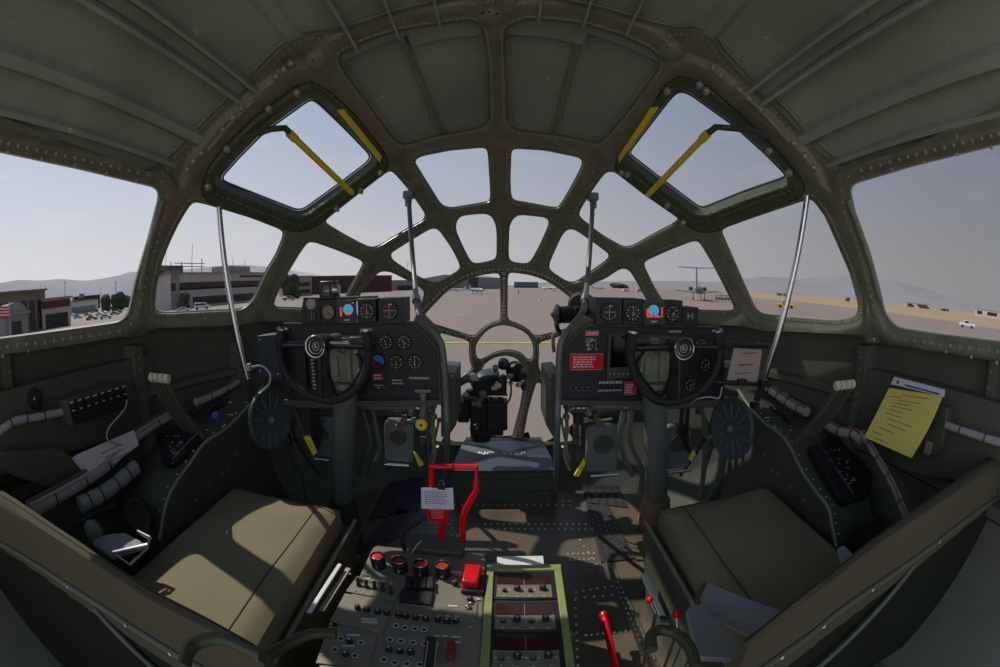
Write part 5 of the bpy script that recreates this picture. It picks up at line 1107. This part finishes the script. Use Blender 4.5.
b = MB(M['white']); b.prism([Z(x, y, -.75) for x, y in ((497, 557), (543, 556.5), (544, 567), (497, 567.5))], (0, 0, .003)); b.use(M['dark']); a = Z(497, 557, -.752); c = Z(544, 567.5, -.752); b.prism([V((a.x+.004, a.y, a.z)), V((c.x-.004, a.y, a.z)), V((c.x-.004, c.y-.01, a.z)), V((a.x+.004, c.y-.01, a.z))], (0, 0, FLOOR+.003-a.z)); solo('white_plate', b, 'white blank plate just forward of the olive radio rack', 'plate')
# ------------------------------------------------------------------ levers on the floor
t = thing('crank_handle', 'long bright red rod handle lying on the floor right of the radio rack', 'handle', Z(616, 690, FLOOR))
a = Z(604, 616, -.93); c = Z(622, 700, -.96); b = MB(M['red']); b.tube([a, c], .0105, 16); b.lathe(a-(a-c).normalized()*.01, (a-c), [(0, .0105), (.006, .014), (.02, .014), (.025, .01)], 18); part('rod', b, t); b = MB(M['dark']); b.tube([c, V((c.x, c.y, FLOOR+.001))], .02, 10); part('pivot', b, t)
for bx, by, sx, sy, r, lab in ((649.5, 600, 660, 622, .0105, 'upper red ball lever nearer the aisle, beside the right seat'), (676.5, 614, 678, 640, .0135, 'lower red ball lever close against the right seat')):
    t = thing('ball_lever', lab, 'lever', Z(sx, sy, FLOOR), 'red ball levers'); k = Z(bx, by, -.80); b = MB(M['redd']); b.mats[0] = M['red']; b.ball(k, r, 16, (1, 1, 1.15)); part('ball_knob', b, t, label='red ball'); b = MB(M['steel']); q_ = Z(sx, sy, -.85); b.tube([k, k+(q_-k)*.6, V((q_.x, q_.y, FLOOR+.001))], .005, 8); part('stem', b, t)
slabpoly('sill_plate', [Z(x, y, -.86) for x, y in ((641, 574), (647, 573), (668, 620), (661, 620))], (0, 0, -.012), 'disc', 'long pale blue grey plate between the floor and the right seat', 'plate')
slabpoly('seat_rail', [Z(x, y, -.76) for x, y in ((338, 563), (342, 564), (311, 613), (306, 612))], (0, 0, -.005), 'white', 'white painted rail strip between the left seat and the pedestal', 'rail')
slabpoly('seat_rail', [Z(x, y, -.78) for x, y in ((346, 567), (351, 568), (324, 611), (318, 610))], (0, 0, -.005), 'card', 'worn tan rail strip beside the pedestal, next to the white strip', 'rail')
b = MB(M['navy']); b.prism([Z(x, y, FLOOR+.002) for x, y in ((345, 552), (366, 550), (362, 566), (345, 570))], (0, 0, .12)); b.use(M['disc']); b.lathe(Z(354, 562, FLOOR+.122), ZR, [(0, .03), (.02, .03), (.024, .02)], 18); solo('valve_block', b, 'dark blue grey valve block on the floor left of the pedestal', 'valve', bevel=.005)
# ------------------------------------------------------------------ sky, sun, camera
SUN = V((sin(radians(-58))*cos(radians(49)), cos(radians(-58))*cos(radians(49)), sin(radians(49))))
w = bpy.data.worlds.new('world'); bpy.context.scene.world = w; w.use_nodes = True; nt = w.node_tree; N = nt.nodes; L = nt.links
bg = N['Background']; tc = N.new('ShaderNodeTexCoord'); sep = N.new('ShaderNodeSeparateXYZ'); L.new(tc.outputs['Generated'], sep.inputs[0])
cr = N.new('ShaderNodeValToRGB'); L.new(sep.outputs['Z'], cr.inputs['Fac']); e = cr.color_ramp.elements
e[0].position = 0.0; e[0].color = (*sr(190, 187, 191), 1); e[1].position = 1; e[1].color = (*sr(86, 110, 150), 1)
for pos, c in ((.10, (186, 186, 190)), (.25, (171, 177, 191)), (.5, (146, 162, 187)), (.75, (112, 136, 172))): q = e.new(pos); q.color = (*sr(*c), 1)
mr = N.new('ShaderNodeMapRange'); L.new(sep.outputs['X'], mr.inputs['Value']); mr.inputs['From Min'].default_value = -1; mr.inputs['From Max'].default_value = 1; mr.inputs['To Min'].default_value = 1.45; mr.inputs['To Max'].default_value = .50
mu = N.new('ShaderNodeMath'); mu.operation = 'MULTIPLY'; mu.inputs[1].default_value = 1/TG; L.new(mr.outputs[0], mu.inputs[0])
# thin clouds
mp = N.new('ShaderNodeMapping'); mp.inputs['Scale'].default_value = (2.2, 2.2, 11); L.new(tc.outputs['Generated'], mp.inputs[0])
nz = N.new('ShaderNodeTexNoise'); nz.inputs['Scale'].default_value = 1.6; nz.inputs['Detail'].default_value = 7; L.new(mp.outputs[0], nz.inputs['Vector'])
c2 = N.new('ShaderNodeValToRGB'); c2.color_ramp.elements[0].position = .56; c2.color_ramp.elements[1].position = .85; c2.color_ramp.elements[1].color = (.6, .6, .6, 1); L.new(nz.outputs['Fac'], c2.inputs['Fac'])
mx = N.new('ShaderNodeMix'); mx.data_type = 'RGBA'; L.new(c2.outputs[0], mx.inputs['Factor']); L.new(cr.outputs[0], mx.inputs[6]); mx.inputs[7].default_value = (.56, .55, .58, 1)
L.new(mx.outputs[2], bg.inputs['Color']); L.new(mu.outputs[0], bg.inputs['Strength'])
sl = bpy.data.lights.new('sun', 'SUN'); sl.energy = 6.6; sl.angle = .012; sl.color = (1, .95, .86); so = bpy.data.objects.new('sun', sl); COL.objects.link(so); so.rotation_euler = SUN.to_track_quat('Z', 'Y').to_euler(); so.location = (0, 0, 6)
cd = bpy.data.cameras.new('camera'); cam = bpy.data.objects.new('camera', cd); COL.objects.link(cam); bpy.context.scene.camera = cam
cd.type = 'PANO'; cd.sensor_width = 36; cd.sensor_height = 24; cd.sensor_fit = 'HORIZONTAL'; cd.clip_end = 50000; cd.clip_start = .02
cd.panorama_type = 'FISHEYE_EQUISOLID'; cd.fisheye_lens = 15.0; cd.fisheye_fov = pi*1.1
cam.rotation_euler = (pi/2-PITCH, 0, 0)
sc = bpy.context.scene; sc.view_settings.view_transform = 'Standard'; sc.view_settings.look = 'None'; sc.view_settings.gamma = 1; sc.view_settings.use_curve_mapping = False; sc.view_settings.exposure = 0
sc.cycles.use_denoising = True; sc.cycles.max_bounces = 10; sc.cycles.transparent_max_bounces = 24; sc.cycles.sample_clamp_indirect = 6
# ------------------------------------------------------------------ airfield
M['tarmac'] = mat('pale_concrete_apron', sr(131, 119, 109), .85, var=.06, scale=.03)
M['dry'] = mat('dry_grass', sr(158, 140, 106), .95, var=.1, scale=.01)
M['asph'] = mat('runway_asphalt', sr(128, 117, 110), .9, var=.05, scale=.01)
g = MB(M['tarmac']); g.box((0, 1900, GND-.05), (6000, 4400, .1)); struct('ground', g)
g = MB(M['dry']); far = []
near = [(730, 296.5), (800, 302), (858, 308.5), (885, 312.5), (940, 320), (1000, 329.5), (1060, 341)]
npts = [G(*q)+V((0, 0, .02)) for q in near]; g.add(npts+[V((sin(a)*5200, cos(a)*5200, GND+.02)) for a in (radians(115), radians(80), radians(40), radians(30))], [tuple(range(len(npts)+4))]); g.f[0] = g.f[0]; struct('ground_field', g)
g = MB(M['asph'])
def strip(m, pts, w, name=None):
    b = MB(M[m]); 
    for a, c in zip(pts[:-1], pts[1:]):
        d = (c-a).normalized(); n = V((-d.y, d.x, 0))*w/2; b.prism([a+n, a-n, c-n, c+n], (0, 0, .012))
    return b
def gz(x, y, up=.03): return G(x, y)+V((0, 0, up))
struct('road_marking_1', strip('yellow', [gz(250, 342), gz(700, 342)], .28)); struct('road_marking_2', strip('mark', [gz(300, 317), gz(640, 317)], .35)); struct('road_marking_3', strip('mark', [gz(380, 303), gz(640, 303.5)], .5)); struct('road_marking_4', strip('mark', [gz(380, 329), gz(640, 329.5)], .12))
struct('runway_1', strip('asph', [gz(745, 294.2, .06), gz(1010, 323.5, .06)], 9)); struct('runway_2', strip('asph', [V((sin(a)*1500, cos(a)*1500, GND+.05)) for a in (.5, 1.0, 1.5, 2.0)], 90))
def bez(px, d): a, _ = azel(px, 300); return V((sin(a)*d, cos(a)*d, GND))
M['haze1'] = mat('far_ridge_haze_tint', sr(186, 182, 184), 1, var=.03, scale=.002, spec=0); M['haze2'] = mat('farther_ridge_haze_tint', sr(140, 136, 140), 1, var=.03, scale=.002, spec=0)  # ridge colours with the air haze of distance mixed in
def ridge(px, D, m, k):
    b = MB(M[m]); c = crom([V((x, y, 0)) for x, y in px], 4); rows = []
    for i, q in enumerate(c):
        p = bez(q.x, D); h = max(5, ztop(p, q.x, q.y+.4*noise.noise(V((q.x*.3, k, 0))))-GND); rows.append((p, h))
    vs = []; 
    for p, h in rows:
        n = V((p.x, p.y, 0)).normalized()
        for f, hh in ((0, 1), (-.3, .55), (-.55, .0), (.5, 0)): vs.append(p+n*D*.25*f+V((0, 0, h*hh+(noise.noise(p*.001+V((f, 0, 0)))*h*.08 if hh == .55 else 0))))
    n = len(rows); b.add(vs, [(i*4+j, i*4+(j+1) % 4, i*4+4+(j+1) % 4, i*4+4+j) for i in range(n-1) for j in range(4)]+[(0, 1, 2, 3), ((n-1)*4+3, (n-1)*4+2, (n-1)*4+1, (n-1)*4)]); struct('mountain_%d' % k, b)
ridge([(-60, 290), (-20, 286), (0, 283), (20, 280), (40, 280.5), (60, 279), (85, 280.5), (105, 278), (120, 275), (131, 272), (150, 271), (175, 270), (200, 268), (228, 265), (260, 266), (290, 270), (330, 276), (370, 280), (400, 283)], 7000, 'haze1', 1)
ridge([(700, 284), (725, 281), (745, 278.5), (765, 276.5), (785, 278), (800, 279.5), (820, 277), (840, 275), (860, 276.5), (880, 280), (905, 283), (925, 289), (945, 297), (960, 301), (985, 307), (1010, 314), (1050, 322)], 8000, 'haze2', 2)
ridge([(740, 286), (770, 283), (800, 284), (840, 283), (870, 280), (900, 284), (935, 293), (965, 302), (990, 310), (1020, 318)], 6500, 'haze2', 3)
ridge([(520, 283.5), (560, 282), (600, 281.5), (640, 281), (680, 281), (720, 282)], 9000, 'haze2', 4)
M['wdark'] = mat('dark_window_glass', sr(38, 30, 34), .3, var=.1, scale=.4); M['wred'] = mat('dark_red_band', sr(92, 48, 48), .7, var=.1, scale=.4)
for n_, c, r in (('wbeige', (168, 160, 155), .8), ('wgrey', (128, 124, 126), .8), ('wbrown', (112, 100, 90), .8), ('wteal', (66, 96, 102), .6), ('leaf', (58, 66, 44), .95), ('car_white', (190, 190, 195), .3), ('car_dark', (40, 40, 46), .3), ('lime', (165, 170, 60), .5), ('car_grey', (120, 122, 128), .3), ('flagr', (190, 40, 50), .8), ('flagb', (50, 70, 140), .8), ('car_tan', (150, 130, 90), .4)):
    M[n_] = mat(n_+'_paint', tuple(min(.85, v*1.25) for v in sr(*c)), r, var=.08, scale=.4)
def building(name, lab, x0, x1, d0, d1, ytop, depth, m, bands=(), cat='building', roof=None, grp=None, ext=()):
    a = bez(x0, d0); c = bez(x1, d1); mid = (a+c)/2; xm = (x0+x1)/2; h = ztop(mid, xm, ytop)-GND; t = thing(name, lab, cat, mid, grp)
    u = (c-a); n = V((u.y, -u.x, 0)).normalized(); 
    if n.dot(mid) < 0: n = -n
    b = MB(M[m]); b.prism([a, c, c+n*depth, a+n*depth], (0, 0, h)); part('walls', b, t)
    b = MB(M[roof or 'wgrey'])
    e = u.normalized()*.6; b.prism([a-e-n*.6+V((0, 0, h)), c+e-n*.6+V((0, 0, h)), c+e+n*(depth+.6)+V((0, 0, h)), a-e+n*(depth+.6)+V((0, 0, h))], (0, 0, max(.4, h*.03))); part('roof', b, t)
    for f0, f1, z0, z1, mm, nm in bands:
        b = MB(M[mm]); p = a+u*f0; q = a+u*f1; b.prism([p-n*.25+V((0, 0, h*z0)), q-n*.25+V((0, 0, h*z0)), q-n*.25+V((0, 0, h*z1)), p-n*.25+V((0, 0, h*z1))], n*.5); part(nm, b, t)
    return t, a, c, n, h
t, a, c, n, h = building('terminal_building', 'pale three storey terminal block with dark red window bands and rooftop railing', 171, 264, 150, 190, 273.5, 16, 'wbeige', ((.0, .99, .52, .74, 'wdark', 'window_band'), (.02, .99, .53, .58, 'wred', 'red_band'), (.2, .95, .06, .3, 'wdark', 'window_band'), (.7, .98, .86, .93, 'wdark', 'sign_band')))
u = (c-a)
for f0, f1, z0, z1, o, m in ((-.05, .2, 1.0, 1.28, 6, 'wbrown'), (.68, .99, 1.0, 1.3, 8, 'wgrey')):
    b = MB(M[m]); p = a+u*f0+n*o; q = a+u*f1+n*o; b.prism([p+V((0, 0, h*z0)), q+V((0, 0, h*z0)), q+n*9+V((0, 0, h*z0)), p+n*9+V((0, 0, h*z0))], (0, 0, h*(z1-z0))); part('penthouse', b, t)
b = MB(M['wdark'])
for f in (0, .1, .2, .3, .4): p = a+u*(f-.03)+n*5; b.tube([p+V((0, 0, h*1.02)), p+V((0, 0, h*(1.38 if f < .35 else 1.5)))], .18, 5)
for z in (1.24, 1.34): b.tube([a+u*.1+n*5+V((0, 0, h*z)), a+u*.4+n*5+V((0, 0, h*z))], .15, 5)
for f, z in ((.05, 1.7), (.3, 1.95), (.75, 1.6), (.9, 1.55)): p = a+u*f+n*7; b.tube([p+V((0, 0, h*1.2)), p+V((0, 0, h*z))], .1, 5)
part('railing_lattice', b, t)
building('terminal_wing', 'plain pale end wall of the terminal, left of its window bands', 150, 171, 165, 150, 274, 4, 'wgrey', ((.1, .9, .9, .95, 'wbeige', 'coping'),))
building('office_building', 'long low dark red brick office seen past the left instrument panel', 311, 392, 290, 330, 276, 30, 'wred', ((.02, .98, .3, .5, 'wdark', 'window_band'), (.02, .98, .62, .8, 'wdark', 'window_band')), roof='wbrown')
building('office_building', 'small grey office block beside the tree, left of the brick office', 292, 312, 250, 255, 276.5, 25, 'wgrey', ((.1, .9, .5, .7, 'wdark', 'window_band'), (.1, .9, .15, .35, 'wdark', 'window_band')))
building('storage_building', 'light grey flat warehouse between the brick office and the big hangar', 392, 418, 380, 400, 280.5, 30, 'wgrey', ((.2, .8, 0, .5, 'wdark', 'door_band'),))
t, a, c, n, h = building('aircraft_hangar', 'large grey hangar with shallow roof at the left of the nose ring', 422, 479, 430, 400, 278, 60, 'wgrey', ((.05, .9, 0, .6, 'wbrown', 'hangar_door'), (.82, .99, .1, 1.0, 'wdark', 'end_wall')))
b = MB(M['wgrey']); u = c-a; b.prism([a+V((0, 0, h)), c+V((0, 0, h)), c-u*.2+V((0, 0, h*1.22)), a+u*.4+V((0, 0, h*1.3))], n*60); part('arched_roof', b, t)
building('aircraft_hangar', 'low blue green hangar on the horizon right of the nose mullion', 514, 538, 600, 600, 282.2, 50, 'wteal', ((.02, .98, .05, .25, 'wdark', 'hangar_door'),))
t, a, c, n, h = building('aircraft_hangar', 'brown hangar with tall glazed doors at the far left window', -40, 45, 95, 110, 294, 35, 'wbrown', tuple((f, f+.06, .05, .78, 'wdark', 'door_panel') for f in (.3, .4, .5, .6, .7, .8, .9)), roof='wbrown')
building('office_building', 'brown annex with dark red fascia beside the glazed hangar', 42, 70, 108, 112, 299, 20, 'wbeige', ((.0, 1, .7, .95, 'wred', 'fascia'), (.1, .9, 0, .5, 'wdark', 'door_band')))
t, a, c, n, h = building('arched_shed', 'small grey barrel roofed shed in front of the brown hangar', 4, 27, 80, 82, 315, 8, 'wgrey', ((.3, .7, 0, .75, 'wdark', 'door_band'),), cat='shed')
u = c-a; b = MB(M['wgrey']); b.prism([a+u*.5+u*.5*cos(pi*i/10)+V((0, 0, h+h*.5*sin(pi*i/10))) for i in range(11)], n*8); part('barrel_roof', b, t)
building('storage_building', 'long white roofed low shed beyond the parked cars on the left', 68, 98, 230, 250, 301, 10, 'car_white', ((.1, .9, .1, .6, 'wgrey', 'wall_band'),))
building('storage_building', 'tiny dark sheds on the left skyline below the mountain', 74, 100, 420, 430, 296, 10, 'wdark', ((.2, .4, .5, 1.2, 'wgrey', 'vent_block'),))
for x0, x1, y, D in ((700, 742, 291.8, 900), (776, 792, 293.5, 700), (975, 1000, 310.5, 800), (905, 930, 303.5, 1000)):
    building('distant_building', {700: 'low pale building row on the horizon behind the airliner', 776: 'tiny white farm buildings on the horizon behind the right rod', 975: 'low white sheds on the horizon at the right edge', 905: 'low sheds on the horizon right of the right pillar'}[x0], x0, x1, D, D, y, 20, 'wbeige', ((.1, .3, .3, .8, 'wdark', 'window_band'), (.5, .9, .3, .8, 'wdark', 'window_band')))
t = thing('event_tent', 'white pointed tent at the lower left corner of the left window', 'tent', G(4, 332)); p = G(4, 332); dd = hypot(p.x, p.y); w_ = dd*.05
b = MB(M['white']); hh = ztop(p, 4, 318)-GND; b.add([p+V((sx*w_*.6, sy*w_*.6, hh*.5)) for sx, sy in ((-1, -1), (1, -1), (1, 1), (-1, 1))]+[p+V((0, 0, hh))], [(0, 1, 4), (1, 2, 4), (2, 3, 4), (3, 0, 4), (3, 2, 1, 0)]); part('canopy', b, t)
b = MB(M['paper']); b.box(p+V((0, 0, hh*.25)), (w_*1.1, w_*1.1, hh*.49)); part('side_wall', b, t)
t = thing('flag', 'red white and blue flag by the tent at the far left', 'flag', G(3, 331)); p = bez(3, 45); z1 = ztop(p, 3, 305); z2 = ztop(p, 3, 316); e = V((p.y, -p.x, 0)).normalized(); w_ = 1.6
for i in range(7):
    b = MB(M['flagr' if i % 2 == 0 else 'white']); z = z2+(z1-z2)*i/7; b.prism([p-e*w_+V((0, 0, z-GND)), p+e*w_*.5+V((0, 0, z-GND-.2)), p+e*w_*.5+V((0, 0, z-GND-.2+(z1-z2)/7)), p-e*w_+V((0, 0, z-GND+(z1-z2)/7))], V((0, .05, 0))); part('stripe', b, t)
b = MB(M['flagb']); z = z1-(z1-z2)*.5-GND; b.prism([p-e*w_-V((0, .03, -z)), p-e*w_*.4+V((0, -.03, z)), p-e*w_*.4+V((0, -.03, z1-GND)), p-e*w_+V((0, -.03, z1-GND))], V((0, .1, 0))); part('canton', b, t); b = MB(M['steel']); b.tube([p+e*w_*.5, p+e*w_*.5+V((0, 0, z1-GND+.3))], .05, 8); part('flag_pole', b, t)
# trees
def tree(x, d, ytop, wpx, lab, seed, bush=False):
    p = bez(x, d); h = ztop(p, x, ytop)-GND; w_ = wpx*hypot(p.x, p.y)/417/2; rr = random.Random(seed); t = thing('tree', lab, 'tree', p, 'airfield trees')
    bm = bmesh.new(); nb = 16
    for i in range(nb):
        a = rr.uniform(0, 6.28); q = rr.uniform(0, .65); c = V((cos(a)*w_*q, sin(a)*w_*q, h*rr.uniform(.12, .78))); r = w_*rr.uniform(.35, .6)
        k = bmesh.ops.create_icosphere(bm, subdivisions=3, radius=r)
        for v in k['verts']: v.co = v.co*(1+.45*noise.noise(v.co*3/r+V((i, 0, 0)))); v.co.z *= min(1.0, h*.35/r); v.co += c
    me = bpy.data.meshes.new('foliage'); bm.to_mesh(me); bm.free(); me.materials.append(M['leaf']); o = bpy.data.objects.new('foliage', me); COL.objects.link(o); o.parent = t; WL[o.name] = W(t)
    b = MB(M['wbrown']); b.tube([p, p+V((0, 0, h*.5))], w_*.08, 8); part('trunk', b, t)
for a in ((126, 300, 296, 16, 'hazy tree line end just touching the left pillar', 13), (80, 330, 299, 20, 'low trees behind the white roofed shed', 14), (290, 200, 273, 24, 'tall green tree left of the left instrument panel top', 1), (184.5, 135, 288, 17, 'dark round tree in front of the terminal window band', 2), (487, 560, 281, 9, 'round tree clump right of the big hangar', 3), (105, 210, 295, 16, 'green tree between the parked cars and the left pillar', 4), (119, 230, 294, 18, 'broad tree against the left pillar edge', 5), (92, 260, 299, 14, 'small olive tree above the parked cars', 6), (848, 700, 297.5, 6, 'lone dark bush pair in the dry field right of the rod', 7), (498, 800, 282.6, 12, 'low hedge of trees just left of the nose mullion', 8), (912, 900, 305, 10, 'bush on the skyline right of the right pillar', 9), (925, 900, 306.5, 12, 'second bush on the skyline right of the right pillar', 10), (945, 900, 309, 12, 'third bush along the skyline, above the white pickup', 11), (618, 900, 283, 20, 'low dark tree line right of the right support tube', 12)): tree(*a)
# vehicles
def vehicle(x, yb, L, head, m, kind, lab, grp='vehicles on the apron', name='car'):
    p = G(x, yb); t = thing(name, lab, name, p, grp); R_ = Matrix.Rotation(head, 3, 'Z'); S = L/5.2
    prof = {'car': [(-2.2, .35), (-2.3, .8), (-1.5, .95), (-.9, 1.42), (.6, 1.42), (1.3, .95), (2.2, .8), (2.25, .35)],
            'pickup': [(-2.6, .45), (-2.6, 1.05), (-.6, 1.05), (-.5, 1.75), (.7, 1.75), (1.2, 1.1), (2.5, .98), (2.6, .45)],
            'van': [(-2.4, .4), (-2.45, 1.7), (-2.2, 1.9), (1.2, 1.85), (1.7, 1.15), (2.5, .95), (2.55, .4)]}[kind]
    f = lambda v: p+R_ @ (V(v)*S)
    b = MB(M[m]); b.prism([f((x_, -.92, z_)) for x_, z_ in prof], R_ @ V((0, 1.84*S, 0))); part('body', b, t, bevel=.06*S)
    wn = {'car': [(-1.35, .98), (-.85, 1.36), (.55, 1.36), (1.1, .98)], 'pickup': [(-.42, 1.12), (-.38, 1.64), (.62, 1.64), (1.0, 1.12)], 'van': [(-2.1, 1.2), (-2.1, 1.7), (1.05, 1.7), (1.45, 1.2)]}[kind]
    b = MB(M['car_dark']); b.prism([f((x_, -.935, z_)) for x_, z_ in wn], R_ @ V((0, 1.87*S, 0))); part('side_window', b, t)
    for wx in (-1.5, 1.5):
        for wy in (-.85, .85): b = MB(M['rubber']); b.lathe(f((wx, wy-.1, .36)), R_ @ V((0, 1, 0)), [(0, .36*S), (.2*S, .36*S)], 12); part('wheel', b, t)
vehicle(967, 328, 6.0, radians(112), 'car_white', 'pickup', 'white pickup truck driving across the apron at the far right', name='pickup')
vehicle(289, 300.5, 5.6, radians(25), 'car_grey', 'pickup', 'silver pickup parked before the grey office, left of the instrument panel', name='pickup')
vehicle(202, 309.5, 5.4, radians(40), 'car_white', 'van', 'white van like truck parked before the terminal')
vehicle(183, 312, 4.8, radians(42), 'car_white', 'car', 'white saloon car parked before the terminal tree')
vehicle(157, 313.5, 4.6, radians(48), 'car_white', 'car', 'white car partly behind the left pillar, beside the terminal wing')
rr = random.Random(9)
spots = [(72, 316), (80, 313), (88, 316), (96, 312), (104, 314), (112, 310), (76, 309), (86, 308), (98, 307), (110, 305), (120, 308), (118, 313), (66, 321), (92, 320), (106, 319)]
cols = ['car_white', 'car_grey', 'car_tan', 'car_dark', 'car_white', 'car_tan', 'car_white', 'car_grey']
near_ = ['in the front row nearest the brown annex', 'just past the annex', 'in the front row, middle', 'behind the front row', 'in the second row, right of centre', 'towards the pillar', 'in the back row, left end', 'in the back row, second', 'in the back row, middle', 'in the back row, towards the tree', 'deep beside the broad tree', 'close to the left pillar', 'half behind the annex corner', 'close to the window sill, middle', 'close to the window sill, right']
cn = {'car_white': 'white', 'car_grey': 'grey', 'car_tan': 'tan', 'car_dark': 'dark'}
spots += [(78, 318.5), (100, 316), (115, 315), (108, 308), (94, 310)]; near_ += ['low by the annex door', 'centre, between two rows', 'nearest the pillar foot', 'under the broad tree', 'beneath the small olive tree']
for i, (x, y) in enumerate(spots): c_ = cols[i % 8]; vehicle(x, y, 4.7, radians(rr.uniform(20, 60)), c_, 'car', '%s car in the left parking lot %s' % (cn[c_], near_[i]), grp='parked cars outside the left window')
vehicle(786, 308, 6.5, radians(135), 'lime', 'pickup', 'yellow green service truck on the apron behind the right rod', name='service_truck')
vehicle(640, 292, 7.5, radians(15), 'lime', 'van', 'yellow fuel truck far off above the right instrument panel', name='service_truck')
vehicle(626, 292, 6, radians(15), 'car_white', 'van', 'white truck far off left of the yellow fuel truck', name='service_truck')
t = thing('baggage_cart', 'dark baggage cart train on the apron right of the airliner', 'cart', G(724, 300)); p = G(724, 300)
for i in range(3): b = MB(M['car_dark']); q = p+V((i*3.2-3.2, 0, 0)); b.box(q+V((0, 0, .9)), (2.4, 1.5, .25)); b.box(q+V((0, 0, 2.0)), (2.4, 1.5, .15)); [b.box(q+V((sx*1.1, sy*.7, 1.4)), (.12, .12, 1.1)) for sx in (-1, 1) for sy in (-1, 1)]; [b.lathe(q+V((sx*.8, -.7, .35)), V((0, 1, 0)), [(0, .35), (1.4, .35)], 10) for sx in (-1, 1)]; part('cart_unit', b, t)
# aircraft
def airplane(x, yb, span, head, lab, m='car_white', ttail=False, name='airplane', s_=1.0):
    p = G(x, yb); t = thing(name, lab, 'airplane', p, None); R_ = Matrix.Rotation(head, 3, 'Z'); L = span*1.15
    f = lambda v: p+R_ @ V(v); rad = L*.055; zc = rad*2.1
    b = MB(M[m]); b.lathe(f((-L*.5, 0, zc+rad*.5)), R_ @ V((1, 0, -.02)), [(0, rad*.25), (L*.2, rad*.8), (L*.35, rad), (L*.85, rad), (L*.95, rad*.65), (L, rad*.1)], 16); part('fuselage', b, t)
    for s in (-1, 1):
        b = MB(M[m]); b.prism([f(v) for v in ((L*.08, 0, zc-rad*.5), (-L*.1, 0, zc-rad*.5), (-L*.16, s*span*(.36 if ttail else .5), zc), (-L*.09, s*span*(.36 if ttail else .5), zc))], (0, 0, rad*.18)); part('wing', b, t)
        zt = zc+rad*(5.2 if ttail else 1.0); b = MB(M[m]); b.prism([f(v) for v in ((-L*.38, 0, zt), (-L*.5, 0, zt), (-L*.53, s*span*(.27 if ttail else .2), zt+.1), (-L*.47, s*span*(.27 if ttail else .2), zt+.1))], (0, 0, rad*.14)); part('tailplane', b, t)
        if ttail: b = MB(M['car_dark']); b.lathe(f((-L*.33, s*rad*1.7, zc+rad*.6)), R_ @ V((1, 0, 0)), [(0, rad*.35), (L*.03, rad*.5), (L*.15, rad*.5), (L*.16, rad*.42)], 14); part('engine', b, t)
        else: b = MB(M['car_dark']); b.lathe(f((L*.0, s*span*.17, zc-rad*.1)), R_ @ V((1, 0, 0)), [(0, rad*.3), (L*.03, rad*.5), (L*.14, rad*.45), (L*.15, rad*.2)], 12); part('engine', b, t)
    b = MB(M[m]); zt = zc+rad*(5.3 if ttail else 3.2); b.prism([f(v) for v in ((-L*.32, -rad*.1, zc+rad*.8), (-L*.46, -rad*.1, zc+rad*.8), (-L*.5, -rad*.1, zt), (-L*.42, -rad*.1, zt))], R_ @ V((0, rad*.2, 0))); part('fin', b, t)
    for q in ((L*.38, 0), (-L*.05, rad*1.4), (-L*.05, -rad*1.4)): b = MB(M['rubber']); b.tube([f((q[0], q[1], zc)), f((q[0], q[1], rad*.5))], rad*.08, 6); b.lathe(f((q[0], q[1]-rad*.12, rad*.35)), R_ @ V((0, 1, 0)), [(0, rad*.35), (rad*.25, rad*.35)], 10); part('landing_gear', b, t)
airplane(699, 300, 25, radians(58), 'grey T tail airliner parked seen from behind, above the right panel', 'car_grey', True, name='jet_airplane')
airplane(476, 294, 13, radians(-60), 'dark nosed twin engine airplane on the apron in the left half of the nose ring', 'car_grey')
airplane(457, 292, 10, radians(200), 'small white airplane left of the twin engine one', 'car_white')
airplane(553, 291, 14, radians(160), 'low white airplane beyond the right half of the nose ring', 'car_white')
airplane(598, 290, 15, radians(20), 'white airplane right of the right support tube', 'car_white', name='airplane')
def figure(x, yb, hpx, lab):
    p = G(x, yb); h = 1.75; t = thing('person', lab, 'person', p)
    b = MB(M['car_dark']); b.tube([p+V((-.1, 0, 0)), p+V((-.09, 0, .85))], [.07, .1], 8); b.tube([p+V((.1, 0, 0)), p+V((.09, 0, .85))], [.07, .1], 8); b.lathe(p+V((0, 0, .8)), ZR, [(0, .14), (.35, .17), (.6, .2), (.68, .07), (.74, .06)], 10); b.tube([p+V((.2, 0, 1.4)), p+V((.26, 0, .85))], [.055, .045], 6); b.tube([p+V((-.2, 0, 1.4)), p+V((-.26, 0, .85))], [.055, .045], 6); b.ball(p+V((0, 0, 1.64)), .12, 10); part('body', b, t)
figure(518.5, 294, 5, 'person standing alone on the apron just right of the nose mullion')
t = thing('traffic_cone', 'small white marker cone on the apron in the right half of the nose ring', 'cone', G(540, 301)); p = G(540, 301); b = MB(M['white']); b.lathe(p, ZR, [(0, .45), (.05, .45), (.05, .3), (1.1, .05)], 12); part('cone_body', b, t)
for x, y0, y1, d in ((65, 282, 300, 180), (116, 282, 300, 200), (41, 284, 296, 300), (45, 286, 296, 300), (101, 288, 298, 300), (408, 262, 290, 300)):
    p = bez(x, d); b = MB(M['wdark']); z = ztop(p, x, y0); b.tube([p, V((p.x, p.y, z))], .14, 6); b.box(V((p.x, p.y, z)), (1.6, .2, .25))
    solo('light_pole', b, {65: 'tall thin light pole above the brown annex roof', 116: 'tall thin light pole just left of the left pillar', 41: 'short mast on the left skyline, left of a pair', 45: 'short mast on the left skyline, right of a pair', 101: 'thin mast above the left parking lot', 408: 'thin light pole above the warehouse'}[x], 'pole', 'light poles')
